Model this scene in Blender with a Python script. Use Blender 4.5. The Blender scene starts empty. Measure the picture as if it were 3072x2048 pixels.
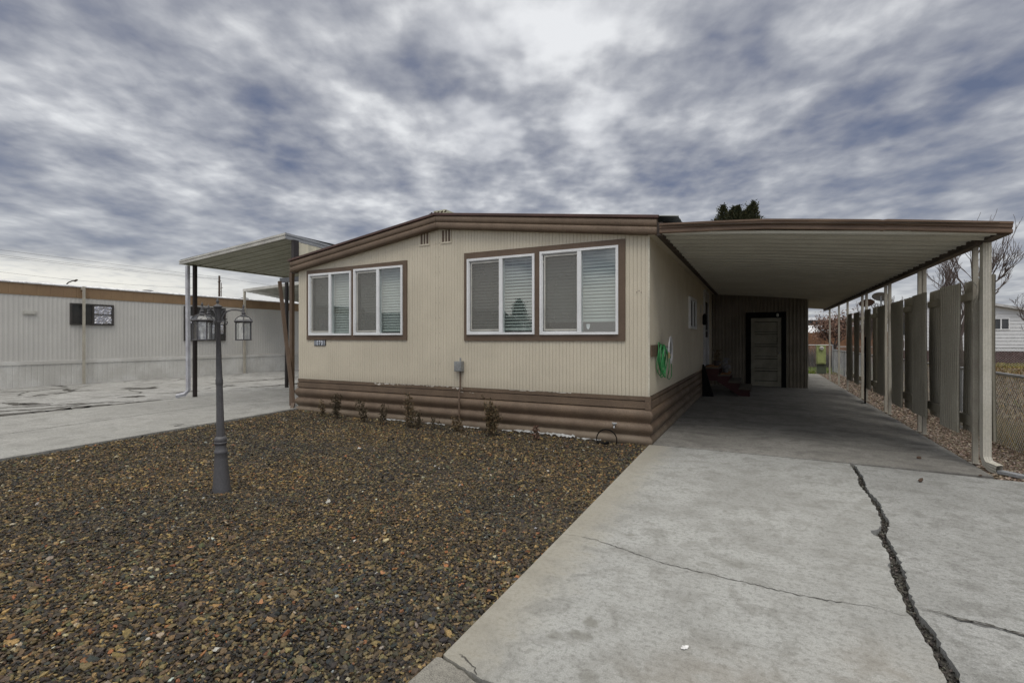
import bpy, bmesh, math, random
import numpy as np
from mathutils import Vector, Matrix, noise as mnoise
R = math.radians
random.seed(7); rng = np.random.default_rng(7)
S = bpy.context.scene
# ------------------------------------------------------------------ camera
TH = math.atan(741/1465)
cam = bpy.data.cameras.new('camera'); co = bpy.data.objects.new('camera', cam)
S.collection.objects.link(co)
co.location = (0, 0, 1.4); co.rotation_euler = (R(90), 0, TH)
cam.sensor_width = 36; cam.lens = 1465/3072*36; cam.shift_y = -7/3072
cam.clip_start = .05; cam.clip_end = 3000
S.camera = co
# ------------------------------------------------------------------ world / sky
SUN_EL, SUN_AZ = R(58), R(150)      # azimuth measured clockwise from +Y
def N(nt, t, **k):
    n = nt.nodes.new(t)
    for a, b in k.items():
        if a.startswith('i_'):
            n.inputs[int(a[2:])].default_value = b
        else: setattr(n, a, b)
    return n
def ramp(nt, stops, interp='LINEAR'):
    n = nt.nodes.new('ShaderNodeValToRGB'); cr = n.color_ramp; cr.interpolation = interp
    while len(cr.elements) < len(stops): cr.elements.new(.5)
    for e, (p, c) in zip(cr.elements, stops):
        e.position = p; e.color = c if len(c) == 4 else (*c, 1)
    return n
w = bpy.data.worlds.new('World'); S.world = w; w.use_nodes = True
nt = w.node_tree; nt.nodes.clear(); L = nt.links.new
out = N(nt, 'ShaderNodeOutputWorld'); bg = N(nt, 'ShaderNodeBackground'); bg.inputs[1].default_value = .1
sky = N(nt, 'ShaderNodeTexSky'); sky.sky_type = 'NISHITA'; sky.sun_disc = False
sky.sun_elevation = SUN_EL; sky.sun_rotation = SUN_AZ
tc = N(nt, 'ShaderNodeTexCoord'); sep = N(nt, 'ShaderNodeSeparateXYZ'); L(tc.outputs['Generated'], sep.inputs[0])
def M(op, a, b=None, c=None, clamp=False, nt=nt):
    n = nt.nodes.new('ShaderNodeMath'); n.operation = op; n.use_clamp = clamp
    for i, v in enumerate((a, b, c)):
        if v is None: continue
        if isinstance(v, (int, float)): n.inputs[i].default_value = v
        else: nt.links.new(v, n.inputs[i])
    return n.outputs[0]
def MR(v, a, b, c=0., d=1., nt=nt, smooth=True):
    n = nt.nodes.new('ShaderNodeMapRange'); n.interpolation_type = 'SMOOTHSTEP' if smooth else 'LINEAR'
    nt.links.new(v, n.inputs[0])
    for i, x in enumerate((a, b, c, d)): n.inputs[i+1].default_value = x
    return n.outputs[0]
def MIX(f, a, b, nt=nt, blend='MIX'):
    n = nt.nodes.new('ShaderNodeMix'); n.data_type = 'RGBA'; n.blend_type = blend
    for i, v in ((0, f), (6, a), (7, b)):
        if isinstance(v, (int, float)): n.inputs[i].default_value = v
        elif isinstance(v, (tuple, list)): n.inputs[i].default_value = (*v[:3], 1)
        else: nt.links.new(v, n.inputs[i])
    return n.outputs[2]
zz = M('ADD', M('MAXIMUM', sep.outputs[2], 0), .13)
px_ = M('DIVIDE', sep.outputs[0], zz); py_ = M('DIVIDE', sep.outputs[1], zz)
# cloud rolls run away from the viewer along one wind direction
WD = R(25); ca_ = M('ADD', M('MULTIPLY', px_, math.cos(WD)*1.0), M('MULTIPLY', py_, math.sin(WD)*1.0))
cb_ = M('ADD', M('MULTIPLY', px_, -math.sin(WD)*.88), M('MULTIPLY', py_, math.cos(WD)*.88))
cb = N(nt, 'ShaderNodeCombineXYZ'); L(ca_, cb.inputs[0]); L(cb_, cb.inputs[1])
mp = N(nt, 'ShaderNodeMapping'); mp.inputs['Location'].default_value = (4.3, 2.2, .4)
L(cb.outputs[0], mp.inputs[0])
def NZ(scale, detail, rough=.5, dist=0., vec=None, nt=nt):
    n = N(nt, 'ShaderNodeTexNoise'); n.inputs['Scale'].default_value = scale; n.inputs['Detail'].default_value = detail
    n.inputs['Roughness'].default_value = rough; n.inputs['Distortion'].default_value = dist
    if vec is not None: nt.links.new(vec, n.inputs['Vector'])
    return n.outputs[0]
nA = NZ(1.4, 2, .5, .0, mp.outputs[0]); nB = NZ(3.7, 3, .5, .0, mp.outputs[0]); nC = NZ(10, 5, .55, .15, mp.outputs[0])
dens = M('ADD', M('ADD', M('MULTIPLY', nA, .36), M('MULTIPLY', nB, .46)), M('MULTIPLY', nC, .22))
dens = M('MULTIPLY_ADD', dens, .84, .088)
def bump_dir(u, v, rad, amp):
    d = Vector(((u-1536)/1465*math.cos(TH)-math.sin(TH), (u-1536)/1465*math.sin(TH)+math.cos(TH), (1017-v)/1465)).normalized()
    n = N(nt, 'ShaderNodeVectorMath', operation='DOT_PRODUCT'); L(tc.outputs['Generated'], n.inputs[0]); n.inputs[1].default_value = d
    return M('MULTIPLY', MR(n.outputs['Value'], math.cos(R(rad)), 1, 0, 1), amp*.55)
for b in ((150, 350, 24, -.055), (700, 480, 12, -.02), (1250, 170, 9, -.07), (1480, 230, 7, -.05), (1640, 210, 7, .05), (1850, 330, 9, .03), (1150, 560, 14, .035), (800, 230, 8, .04), (2780, 350, 11, -.06), (3040, 330, 12, -.05), (2200, 150, 12, .02), (2350, 520, 12, .04), (1750, 380, 12, .03), (900, 880, 20, -.01)):
    dens = M('ADD', dens, bump_dir(*b))
cl = ramp(nt, [(.27, (.130, .158, .245)), (.36, (.200, .220, .292)), (.43, (.288, .302, .355)), (.50, (.385, .398, .44)), (.58, (.545, .555, .585)), (.70, (.86, .87, .88))])
L(MR(dens, .2, .82, 0, 1, smooth=False), cl.inputs[0])
# thicker, greyer low cloud towards the horizon
hz = MR(sep.outputs[2], .02, .36, 1, 0)
lowc = ramp(nt, [(.34, (.31, .325, .375)), (.5, (.44, .45, .485)), (.68, (.62, .63, .645))]); L(nB, lowc.inputs[0])
col = MIX(M('MULTIPLY', hz, .8), cl.outputs[0], lowc.outputs[0])
# bright gap low in the west-northwest
az = M('ARCTAN2', sep.outputs[0], sep.outputs[1])
gap = M('MULTIPLY', MR(az, -1.18, -.78, 1, 0), MR(sep.outputs[2], .085, .145, 1, 0))
gapn = M('MULTIPLY', gap, MR(nC, .3, .55, .7, 1))
col = MIX(gapn, col, (.95, .92, .84))
lowb = M('MULTIPLY', MR(sep.outputs[2], .0, .12, 1, 0), MR(az, -1.0, -.1, .8, .0))
col = MIX(lowb, col, (.80, .80, .78))
# light break in the cloud high ahead
dv = N(nt, 'ShaderNodeVectorMath', operation='DOT_PRODUCT'); L(tc.outputs['Generated'], dv.inputs[0])
bd = Vector((-math.sin(TH)+math.cos(TH)*.06, math.cos(TH)+math.sin(TH)*.06, .55)).normalized(); dv.inputs[1].default_value = bd
brk = M('MULTIPLY', MR(dv.outputs['Value'], .970, .999, 0, .5), MR(nB, .45, .62, .0, 1))
col = MIX(brk, col, (.92, .93, .95))
skc = MIX(1.0, sky.outputs[0], (.1, .1, .1), blend='MULTIPLY')
col = MIX(.9, skc, col)
col = MIX(MR(sep.outputs[2], .61, .80), col, (.52, .505, .47))
# overcast skies are brightest overhead (CIE overcast), above the picture's top edge
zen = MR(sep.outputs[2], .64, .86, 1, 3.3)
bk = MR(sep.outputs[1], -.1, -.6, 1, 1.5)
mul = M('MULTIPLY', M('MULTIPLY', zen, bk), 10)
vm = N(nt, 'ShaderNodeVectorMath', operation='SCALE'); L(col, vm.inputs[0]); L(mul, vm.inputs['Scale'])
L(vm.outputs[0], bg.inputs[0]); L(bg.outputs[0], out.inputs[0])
# ------------------------------------------------------------------ sun (soft, through cloud)
sl = bpy.data.lights.new('sun', 'SUN'); sl.energy = .9; sl.angle = R(24); sl.color = (1, .95, .88)
so = bpy.data.objects.new('sun', sl); S.collection.objects.link(so)
sd = Vector((math.sin(SUN_AZ)*math.cos(SUN_EL), math.cos(SUN_AZ)*math.cos(SUN_EL), math.sin(SUN_EL)))
so.rotation_euler = (-sd).to_track_quat('-Z', 'Y').to_euler(); so.location = (0, -5, 12)
S.view_settings.view_transform = 'Standard'; S.view_settings.look = 'None'
S.view_settings.exposure = 0; S.view_settings.gamma = 1; S.view_settings.use_curve_mapping = False

# ------------------------------------------------------------------ materials
MATS = {}
def mat(name, col, rough=.6, col2=None, vs=2., va=.5, det=5, fs=60, fa=.08, bump=.15, bs=90, metal=0., spec=.5, stretch=(1, 1, 1), streak=0., splash=None):
    m = bpy.data.materials.new(name); m.use_nodes = True; MATS[name] = m
    nt = m.node_tree; p = nt.nodes['Principled BSDF']; L = nt.links.new
    tc = N(nt, 'ShaderNodeTexCoord'); mp = N(nt, 'ShaderNodeMapping'); mp.inputs['Scale'].default_value = stretch
    L(tc.outputs['Object'], mp.inputs[0]); v = mp.outputs[0]
    if col2 is None: col2 = tuple(c*.72 for c in col)
    n1 = NZ(vs, det, .6, .2, v, nt); f = MR(n1, .35, .65, 0, va*2 if va < .5 else 1, nt)
    c = MIX(f, col, col2, nt)
    n2 = NZ(fs, 3, .6, 0, v, nt); g = MR(n2, .3, .7, 1-fa*2, 1+fa*2, nt)
    vm = N(nt, 'ShaderNodeVectorMath', operation='SCALE'); L(c, vm.inputs[0]); L(g, vm.inputs['Scale'])
    cc = vm.outputs[0]
    if streak:
        m2 = N(nt, 'ShaderNodeMapping'); m2.inputs['Scale'].default_value = (9, 9, .35); L(tc.outputs['Object'], m2.inputs[0])
        n4 = NZ(1.5, 5, .65, .3, m2.outputs[0], nt)
        cc = MIX(MR(n4, .5, .8, 0, streak, nt), cc, tuple(x*.45 for x in col), nt)
    if splash:
        sp = N(nt, 'ShaderNodeSeparateXYZ'); L(tc.outputs['Object'], sp.inputs[0])
        zz_ = M('ADD', sp.outputs[2], M('MULTIPLY', M('SUBTRACT', n1, .5, nt=nt), .5, nt=nt), nt=nt)
        cc = MIX(MR(zz_, splash[0], splash[1], splash[2], 0, nt), cc, (.20, .165, .12), nt)
    L(cc, p.inputs['Base Color'])
    r = MR(n1, .3, .7, max(0, rough-.08), min(1, rough+.08), nt); L(r, p.inputs['Roughness'])
    p.inputs['Metallic'].default_value = metal; p.inputs['Specular IOR Level'].default_value = spec
    if bump:
        n3 = NZ(bs, 4, .6, 0, v, nt); b = N(nt, 'ShaderNodeBump'); b.inputs['Strength'].default_value = bump; b.inputs['Distance'].default_value = .01
        L(n3, b.inputs['Height']); L(b.outputs[0], p.inputs['Normal'])
    return m
SIDING = mat('siding', (.570, .515, .408), .5, (.512, .462, .364), vs=1.1, va=.5, fa=.04, bump=.12, bs=4, streak=.14, splash=(.60, .80, .22))
BROWN = mat('brown_paint', (.142, .098, .064), .62, (.112, .077, .051), vs=2.5, fa=.10, bump=.3, bs=22, streak=.3, splash=(.0, .26, .5))
TRIMB = mat('trim_brown', (.120, .080, .053), .6, (.102, .068, .045), vs=3, fa=.05, bump=.1)
ROOFE = mat('roof_edge', (.075, .035, .026), .5, (.05, .024, .018), bump=.1)
ROOFM = mat('roof_metal', (.30, .32, .32), .4, (.20, .21, .21), metal=.5)
RIDGE = mat('ridge_cap_paint', (.50, .50, .36), .6)
WHITEF = mat('white_frame', (.74, .75, .76), .35, (.66, .67, .68), fa=.03, bump=.02)
ALU = mat('screen_frame', (.50, .49, .45), .4, fa=.03, bump=.02)
BLIND = mat('blind', (.50, .52, .505), .5, (.46, .48, .465), fa=.02, bump=0)
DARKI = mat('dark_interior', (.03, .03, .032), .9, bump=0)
PATCH = mat('bare_patch', (.62, .60, .55), .8, (.45, .40, .33), vs=20, bump=.4)
FOAM = mat('foam_strip', (.68, .68, .66), .8, (.5, .5, .48), vs=12, bump=.5)
CEIL = mat('ceiling_pan', (.52, .51, .455), .5, (.46, .45, .40), vs=1.2, fa=.03, bump=.03, streak=0)
CPF = mat('carport_fascia', (.165, .105, .066), .5, (.105, .064, .040), vs=1.6, va=.5, fa=.06, bump=.08, stretch=(1, 1, 4))
CPB = mat('beam_brown', (.055, .038, .028), .6)
POST = mat('post_paint', (.42, .395, .33), .5, (.34, .31, .26), vs=3, fa=.05, bump=.08, streak=.3)
SPOUT = mat('spout_paint', (.48, .46, .40), .5, (.42, .40, .34), vs=3, fa=.04, bump=.06)
SCREENP = mat('panel_metal', (.37, .345, .285), .55, (.31, .29, .235), vs=1.6, fa=.05, bump=.05, streak=.2)
SHEDM = mat('shed_metal', (.22, .195, .15), .6, (.17, .15, .115), vs=1.2, fa=.05, bump=.05, streak=.25)
DOORP = mat('door_paint', (.27, .255, .20), .6, fa=.06)
BLACK = mat('black_paint', (.006, .006, .0065), .8, spec=.15)
REDW = mat('red_wood', (.05, .006, .007), .7, (.03, .004, .004))
TREAD = mat('tread_wood', (.11, .095, .075), .8)
MATO = mat('orange_mat', (.32, .15, .05), .9)
GREENH = mat('hose_green', (.035, .25, .075), .4, (.028, .20, .06), fa=.03, bump=0)
BRASS = mat('brass', (.6, .5, .25), .35, metal=.8)
REELW = mat('reel_grey', (.55, .55, .56), .4)
GREYM = mat('grey_metal', (.30, .31, .31), .45, metal=.3)
NUMB = mat('number_tile', (.03, .035, .05), .4)
NUMW = mat('number_white', (.62, .66, .72), .5)
LAMPM = mat('lamp_paint', (.088, .086, .092), .5, (.070, .069, .073), fa=.06, bump=.06)
TRW = mat('trailer_white', (.54, .53, .50), .5, (.49, .48, .455), vs=.8, fa=.04, bump=.03, streak=.12)
TRW2 = mat('trailer_skirt', (.62, .615, .59), .5, (.48, .47, .44), vs=1, fa=.04, bump=.03, streak=.2)
TRB = mat('trailer_band', (.25, .165, .09), .6, (.21, .135, .075), vs=1, fa=.06, streak=.2)
TRROOF = mat('trailer_roof', (.80, .81, .83), .5, (.50, .50, .52), vs=6)
BRZ = mat('bronze_frame', (.05, .045, .042), .5)
FOIL = mat('foil', (.72, .72, .76), .22, (.5, .5, .55), vs=3, metal=.85, bump=0)
AWPAN = mat('awning_pan', (.34, .34, .265), .5, (.29, .29, .22), vs=1.4, fa=.04, bump=.04)
AWWH = mat('awning_fascia', (.50, .49, .45), .45, (.40, .39, .36), vs=3, fa=.05)
DKPOST = mat('dark_post', (.022, .016, .015), .5)
CREAMP = mat('cream_panel', (.62, .58, .46), .55, fa=.04, streak=.2)
STEM = mat('stem', (.075, .052, .030), .8, (.05, .04, .022), vs=30)
LEAFD = mat('leaf_dry', (.078, .052, .026), .8, (.040, .034, .018), vs=25)
LEAFG = mat('leaf_green_brown', (.075, .060, .026), .7, (.125, .074, .034), vs=22)
LEAFO = mat('fallen_leaf', (.36, .17, .07), .7, (.26, .13, .06), vs=30)
BARK = mat('bark', (.075, .062, .052), .85, (.045, .038, .033), vs=8, bump=.5)
BARK2 = mat('twig', (.115, .088, .080), .85, bump=0)
CONIF = mat('conifer', (.026, .034, .014), .8, (.048, .052, .020), vs=3, bump=0)
CONIT = mat('conifer_tips', (.075, .070, .022), .8, bump=0)
RUST = mat('rust_leaf', (.16, .085, .055), .8, (.10, .055, .04), vs=10, bump=0)
WSID = mat('white_siding', (.62, .63, .64), .5, (.57, .58, .59), fa=.02, bump=0)
REDB = mat('red_skirt', (.085, .040, .036), .8, (.06, .028, .026), vs=4)
WOODF = mat('wood_fence', (.21, .105, .055), .8, (.13, .065, .036), vs=1.6, streak=.4)
GALV = mat('galvanised', (.38, .39, .40), .45, (.28, .29, .30), metal=.5)
METER = mat('meter_green', (.30, .34, .13), .5, (.22, .26, .10), vs=4)
METERD = mat('meter_base', (.07, .085, .055), .6)
METERG = mat('meter_dial', (.6, .6, .56), .2)
DISH = mat('dish_grey', (.22, .22, .23), .6)
DISHR = mat('dish_brown', (.12, .07, .06), .7)
WIRE = mat('wire_black', (.08, .08, .085), .6, bump=0)
POLEW = mat('pole_wood', (.10, .075, .06), .9)
CRACKM = mat('crack_dark', (.045, .042, .038), .95, (.08, .075, .066), vs=30, bump=.5)
DIRT = mat('ground_dirt', (.105, .078, .045), .95, (.16, .12, .06), vs=.5, va=.5, fs=25, fa=.25, bump=.6, bs=20)
STREETM = mat('asphalt', (.06, .06, .062), .9, fa=.2)
# concrete materials
def concrete(name, c1, c2, c3, spots=(), rust=None, streakdir=(1, 6, 1), fine=.10, vs=1.1, bumps=.35, dark=None, cracks=0., edge=None):
    m = bpy.data.materials.new(name); m.use_nodes = True
    nt = m.node_tree; p = nt.nodes['Principled BSDF']; L = nt.links.new
    tc = N(nt, 'ShaderNodeTexCoord'); v = tc.outputs['Object']
    n1 = NZ(vs, 6, .6, .4, v, nt); n2 = NZ(vs*5, 6, .65, .5, v, nt); n5 = NZ(34, 5, .7, .2, v, nt)
    c = MIX(MR(n1, .38, .62, 0, 1, nt), c1, c2, nt)
    c = MIX(MR(n2, .45, .66, 0, .85, nt), c, c3, nt)
    c = MIX(MR(n5, .46, .66, 0, .55, nt), c, tuple(x*.62 for x in c3), nt)
    mp = N(nt, 'ShaderNodeMapping'); mp.inputs['Scale'].default_value = streakdir; mp.inputs['Rotation'].default_value = (0, 0, R(12)); L(v, mp.inputs[0])
    n3 = NZ(9, 5, .7, .3, mp.outputs[0], nt)
    c = MIX(MR(n3, .50, .74, 0, .42, nt), c, tuple(x*.55 for x in c3), nt)
    n4 = NZ(170, 3, .7, 0, v, nt); g = MR(n4, .3, .7, 1-fine*2, 1+fine*2, nt)
    vm = N(nt, 'ShaderNodeVectorMath', operation='SCALE'); L(c, vm.inputs[0]); L(g, vm.inputs['Scale']); c = vm.outputs[0]
    nv = N(nt, 'ShaderNodeVectorMath', operation='ADD'); L(v, nv.inputs[0])
    nn = N(nt, 'ShaderNodeTexNoise'); nn.inputs['Scale'].default_value = 14; nn.inputs['Detail'].default_value = 3; L(v, nn.inputs['Vector'])
    sc = N(nt, 'ShaderNodeVectorMath', operation='MULTIPLY'); L(nn.outputs['Color'], sc.inputs[0]); sc.inputs[1].default_value = (.05, .05, 0)
    L(sc.outputs[0], nv.inputs[1])
    for sx, sy, sr, sa in spots:
        d = N(nt, 'ShaderNodeVectorMath', operation='DISTANCE'); L(nv.outputs[0], d.inputs[0]); d.inputs[1].default_value = (sx+.025, sy+.025, 0)
        c = MIX(MR(d.outputs['Value'], sr*.35, sr*1.1, sa*.8, 0, nt), c, (.11, .105, .085), nt)
    if rust:
        for sx, sy, sr, sa, rc in rust:
            d = N(nt, 'ShaderNodeVectorMath', operation='DISTANCE'); L(v, d.inputs[0]); d.inputs[1].default_value = (sx, sy, 0)
            f = M('MULTIPLY', MR(d.outputs['Value'], sr*.1, sr, sa, 0, nt), MR(n2, .3, .6, .3, 1, nt), nt=nt)
            c = MIX(f, c, rc, nt)
    if edge is not None:      # damp tan soiling along one edge (x = a + b*y)
        sp = N(nt, 'ShaderNodeSeparateXYZ'); L(v, sp.inputs[0])
        e = M('SUBTRACT', sp.outputs[0], M('MULTIPLY_ADD', sp.outputs[1], edge[1], edge[0], nt=nt), nt=nt)
        e2 = M('ADD', e, M('MULTIPLY', M('SUBTRACT', n2, .5, nt=nt), .5, nt=nt), nt=nt)
        c = MIX(MR(e2, edge[2], edge[3], edge[5], 0, nt), c, edge[4], nt)
    if dark:
        d1 = NZ(dark[0], 5, .65, 1.2, mp.outputs[0], nt)
        c = MIX(MR(d1, .45, .68, 0, dark[1], nt), c, dark[2], nt)
    if cracks:
        vo = N(nt, 'ShaderNodeTexVoronoi'); vo.feature = 'DISTANCE_TO_EDGE'; vo.inputs['Scale'].default_value = cracks
        nv2 = N(nt, 'ShaderNodeVectorMath', operation='ADD'); L(v, nv2.inputs[0])
        s2 = N(nt, 'ShaderNodeVectorMath', operation='SCALE'); n6 = N(nt, 'ShaderNodeTexNoise'); n6.inputs['Scale'].default_value = 1.2; n6.inputs['Detail'].default_value = 6
        L(v, n6.inputs['Vector']); L(n6.outputs['Color'], s2.inputs[0]); s2.inputs['Scale'].default_value = .9; L(s2.outputs[0], nv2.inputs[1]); L(nv2.outputs[0], vo.inputs['Vector'])
        fm = M('MULTIPLY', MR(vo.outputs['Distance'], .004, .028, 1, 0, nt), MR(NZ(.6, 3, .5, 0, v, nt), .46, .56, 0, 1, nt), nt=nt)
        c = MIX(fm, c, (.05, .048, .042), nt)
    L(c, p.inputs['Base Color']); p.inputs['Roughness'].default_value = .88
    b = N(nt, 'ShaderNodeBump'); b.inputs['Strength'].default_value = bumps; b.inputs['Distance'].default_value = .006
    L(M('ADD', n4, M('MULTIPLY', n5, 1.5, nt=nt), nt=nt), b.inputs['Height']); L(b.outputs[0], p.inputs['Normal'])
    MATS[name] = m
    return m
SPOTS = [(-.737, 2.334, .045, .75), (-.79, 2.218, .032, .55), (-.866, 2.144, .048, .6), (-.732, 2.204, .05, .5), (-.763, 2.367, .028, .5), (-.635, 1.952, .055, .45), (-.822, 3.513, .04, .6), (-1.0, 5.0, .04, .4), (-.1, 3.35, .09, .3), (-.45, 3.5, .05, .35), (-.3, 3.25, .06, .3)]
CONC = concrete('concrete_front', (.285, .287, .275), (.345, .350, .338), (.225, .224, .21), SPOTS, edge=(-1.28, 0, .05, .42, (.265, .240, .185), .6), rust=[(-.05, 1.9, .7, .35, (.25, .205, .155)), (.55, 2.5, .5, .25, (.24, .20, .155))])
CONR = concrete('concrete_right', (.262, .265, .256), (.318, .322, .314), (.190, .190, .18), (), fine=.12, bumps=.5)
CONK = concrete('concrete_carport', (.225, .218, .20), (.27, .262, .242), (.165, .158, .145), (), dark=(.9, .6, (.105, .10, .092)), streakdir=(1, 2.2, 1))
CONL = concrete('concrete_left', (.280, .278, .262), (.335, .332, .315), (.225, .222, .208), (), edge=(-8.0, -.1, -.6, .1, (.40, .37, .30), 0), vs=.7)
CONN = concrete('concrete_neighbour', (.30, .298, .285), (.37, .368, .355), (.205, .202, .193), (), vs=.5, cracks=.55, dark=(.5, .35, (.17, .165, .15)))
CONA = concrete('concrete_apron', (.215, .205, .18), (.24, .23, .20), (.18, .17, .15), (), fine=.2)
def colattr(name, rough=.65, mulc=1.):
    m = bpy.data.materials.new(name); m.use_nodes = True; nt = m.node_tree; p = nt.nodes['Principled BSDF']
    a = N(nt, 'ShaderNodeAttribute'); a.attribute_name = 'col'
    tc = N(nt, 'ShaderNodeTexCoord'); n = NZ(160, 3, .6, 0, tc.outputs['Object'], nt); g = MR(n, .3, .7, .7*mulc, 1.3*mulc, nt)
    vm = N(nt, 'ShaderNodeVectorMath', operation='SCALE'); nt.links.new(a.outputs['Color'], vm.inputs[0]); nt.links.new(g, vm.inputs['Scale'])
    nt.links.new(vm.outputs[0], p.inputs['Base Color']); p.inputs['Roughness'].default_value = rough; p.inputs['Specular IOR Level'].default_value = .28
    return m
STONE = colattr('gravel_stone', .65); PEB = colattr('pebble', .75); GRASS = colattr('grass_blade', .8)
def glass(name, tint, ior=1.7, rough=.0):
    m = bpy.data.materials.new(name); m.use_nodes = True; nt = m.node_tree; nt.nodes.clear()
    o = N(nt, 'ShaderNodeOutputMaterial'); mx = N(nt, 'ShaderNodeMixShader'); t = N(nt, 'ShaderNodeBsdfTransparent'); g = N(nt, 'ShaderNodeBsdfGlossy')
    lw = N(nt, 'ShaderNodeLayerWeight'); lw.inputs[0].default_value = .5; f0 = ((ior-1)/(ior+1))**2
    pw = M('POWER', lw.outputs['Facing'], 5, nt=nt); frs = M('MULTIPLY_ADD', pw, 1-f0, f0, nt=nt); t.inputs[0].default_value = (*tint, 1); g.inputs['Roughness'].default_value = rough
    nt.links.new(frs, mx.inputs[0]); nt.links.new(t.outputs[0], mx.inputs[1]); nt.links.new(g.outputs[0], mx.inputs[2]); nt.links.new(mx.outputs[0], o.inputs[0])
    return m
GLASS = glass('window_glass', (.74, .80, .785), 2.3); LGLASS = glass('lantern_glass', (.90, .91, .91), 2.2)
def screenmat():
    m = bpy.data.materials.new('insect_mesh'); m.use_nodes = True; nt = m.node_tree; nt.nodes.clear()
    o = N(nt, 'ShaderNodeOutputMaterial'); mx = N(nt, 'ShaderNodeMixShader'); t = N(nt, 'ShaderNodeBsdfTransparent'); d = N(nt, 'ShaderNodeBsdfDiffuse')
    d.inputs[0].default_value = (.20, .195, .18, 1)
    tc = N(nt, 'ShaderNodeTexCoord'); n = NZ(3, 4, .6, .5, tc.outputs['Object'], nt); f = MR(n, .3, .7, .60, .65, nt)
    nt.links.new(f, mx.inputs[0]); nt.links.new(t.outputs[0], mx.inputs[1]); nt.links.new(d.outputs[0], mx.inputs[2]); nt.links.new(mx.outputs[0], o.inputs[0])
    return m
INSECT = screenmat()

# ------------------------------------------------------------------ mesh helpers
class MB:
    def __init__(s): s.v = []; s.f = []; s.smooth = False
    def add(s, vs, fs):
        o = len(s.v); s.v += [tuple(map(float, v)) for v in vs]; s.f += [tuple(i+o for i in f) for f in fs]; return s
    def box(s, x0, x1, y0, y1, z0, z1, m=None):
        vs = [(x, y, z) for x in (x0, x1) for y in (y0, y1) for z in (z0, z1)]
        if m is not None: vs = [tuple(m @ Vector(v)) for v in vs]
        return s.add(vs, [(0, 1, 3, 2), (4, 6, 7, 5), (0, 4, 5, 1), (2, 3, 7, 6), (0, 2, 6, 4), (1, 5, 7, 3)])
    def bar(s, a, b, w, d, up=(0, 0, 1)):
        a, b = Vector(a), Vector(b); t = (b-a).normalized(); u = Vector(up)
        if abs(t.dot(u)) > .98: u = Vector((0, 1, 0))
        x = t.cross(u).normalized(); y = x.cross(t).normalized()
        vs = []
        for p in (a, b):
            for i, j in ((-1, -1), (1, -1), (1, 1), (-1, 1)): vs.append(p+x*i*w/2+y*j*d/2)
        return s.add(vs, [(0, 3, 2, 1), (4, 5, 6, 7)]+[(i, (i+1) % 4, (i+1) % 4+4, i+4) for i in range(4)])
    def tube(s, pts, r, n=8, cap=True):
        pts = [Vector(p) for p in pts]; rs = r if isinstance(r, (list, tuple)) else [r]*len(pts)
        o = len(s.v); prev = None; vs = []
        for i, p in enumerate(pts):
            t = (pts[min(i+1, len(pts)-1)]-pts[max(i-1, 0)])
            t = t.normalized() if t.length > 1e-9 else Vector((0, 0, 1))
            if prev is None:
                u = Vector((0, 0, 1)) if abs(t.z) < .9 else Vector((1, 0, 0)); x = t.cross(u).normalized()
            else:
                x = prev-t*prev.dot(t)
                x = x.normalized() if x.length > 1e-6 else t.orthogonal().normalized()
            prev = x; y = t.cross(x)
            for k in range(n):
                a = 2*math.pi*k/n; vs.append(p+(x*math.cos(a)+y*math.sin(a))*rs[i])
        fs = [(i*n+k, i*n+(k+1) % n, (i+1)*n+(k+1) % n, (i+1)*n+k) for i in range(len(pts)-1) for k in range(n)]
        if cap: fs += [tuple(range(n-1, -1, -1)), tuple((len(pts)-1)*n+k for k in range(n))]
        return s.add(vs, fs)
    def lathe(s, c, prof, n=16, rot=0., tilt=None):
        c = Vector(c); vs = []
        for r, z in prof:
            for k in range(n):
                a = rot+2*math.pi*k/n; vs.append(c+Vector((r*math.cos(a), r*math.sin(a), z)))
        fs = [(i*n+k, i*n+(k+1) % n, (i+1)*n+(k+1) % n, (i+1)*n+k) for i in range(len(prof)-1) for k in range(n)]
        fs += [tuple(range(n-1, -1, -1)), tuple((len(prof)-1)*n+k for k in range(n))]
        return s.add(vs, fs)
    def grid(s, rows):                      # rows of points -> quads
        n = len(rows[0]); vs = [p for r in rows for p in r]
        return s.add(vs, [(i*n+k, i*n+k+1, (i+1)*n+k+1, (i+1)*n+k) for i in range(len(rows)-1) for k in range(n-1)])
    def prism(s, poly, z0, z1):             # polygon in XY
        n = len(poly); vs = [(x, y, z0) for x, y in poly]+[(x, y, z1) for x, y in poly]
        return s.add(vs, [tuple(range(n-1, -1, -1)), tuple(range(n, 2*n))]+[(i, (i+1) % n, n+(i+1) % n, n+i) for i in range(n)])
    def build(s, name, m, parent=None, smooth=None, **tags):
        me = bpy.data.meshes.new(name)
        off = Vector(parent_world(parent)) if parent is not None else Vector((0, 0, 0))
        me.from_pydata([(v[0]-off.x, v[1]-off.y, v[2]-off.z) for v in s.v], [], s.f); me.update()
        bm = bmesh.new(); bm.from_mesh(me); bmesh.ops.recalc_face_normals(bm, faces=bm.faces); bm.to_mesh(me); bm.free()
        if smooth or s.smooth:
            me.polygons.foreach_set('use_smooth', [True]*len(me.polygons))
            try: me.set_sharp_from_angle(angle=R(40))
            except Exception: pass
        me.materials.append(m)
        o = bpy.data.objects.new(name, me); S.collection.objects.link(o)
        if parent is not None: o.parent = parent
        tag(o, **tags)
        return o
def parent_world(p):
    v = Vector((0, 0, 0))
    while p is not None: v += Vector(p.location); p = p.parent
    return v
def tag(o, label=None, category=None, group=None, kind=None):
    if label: o['label'] = label
    if category: o['category'] = category
    if group: o['group'] = group
    if kind: o['kind'] = kind
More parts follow.
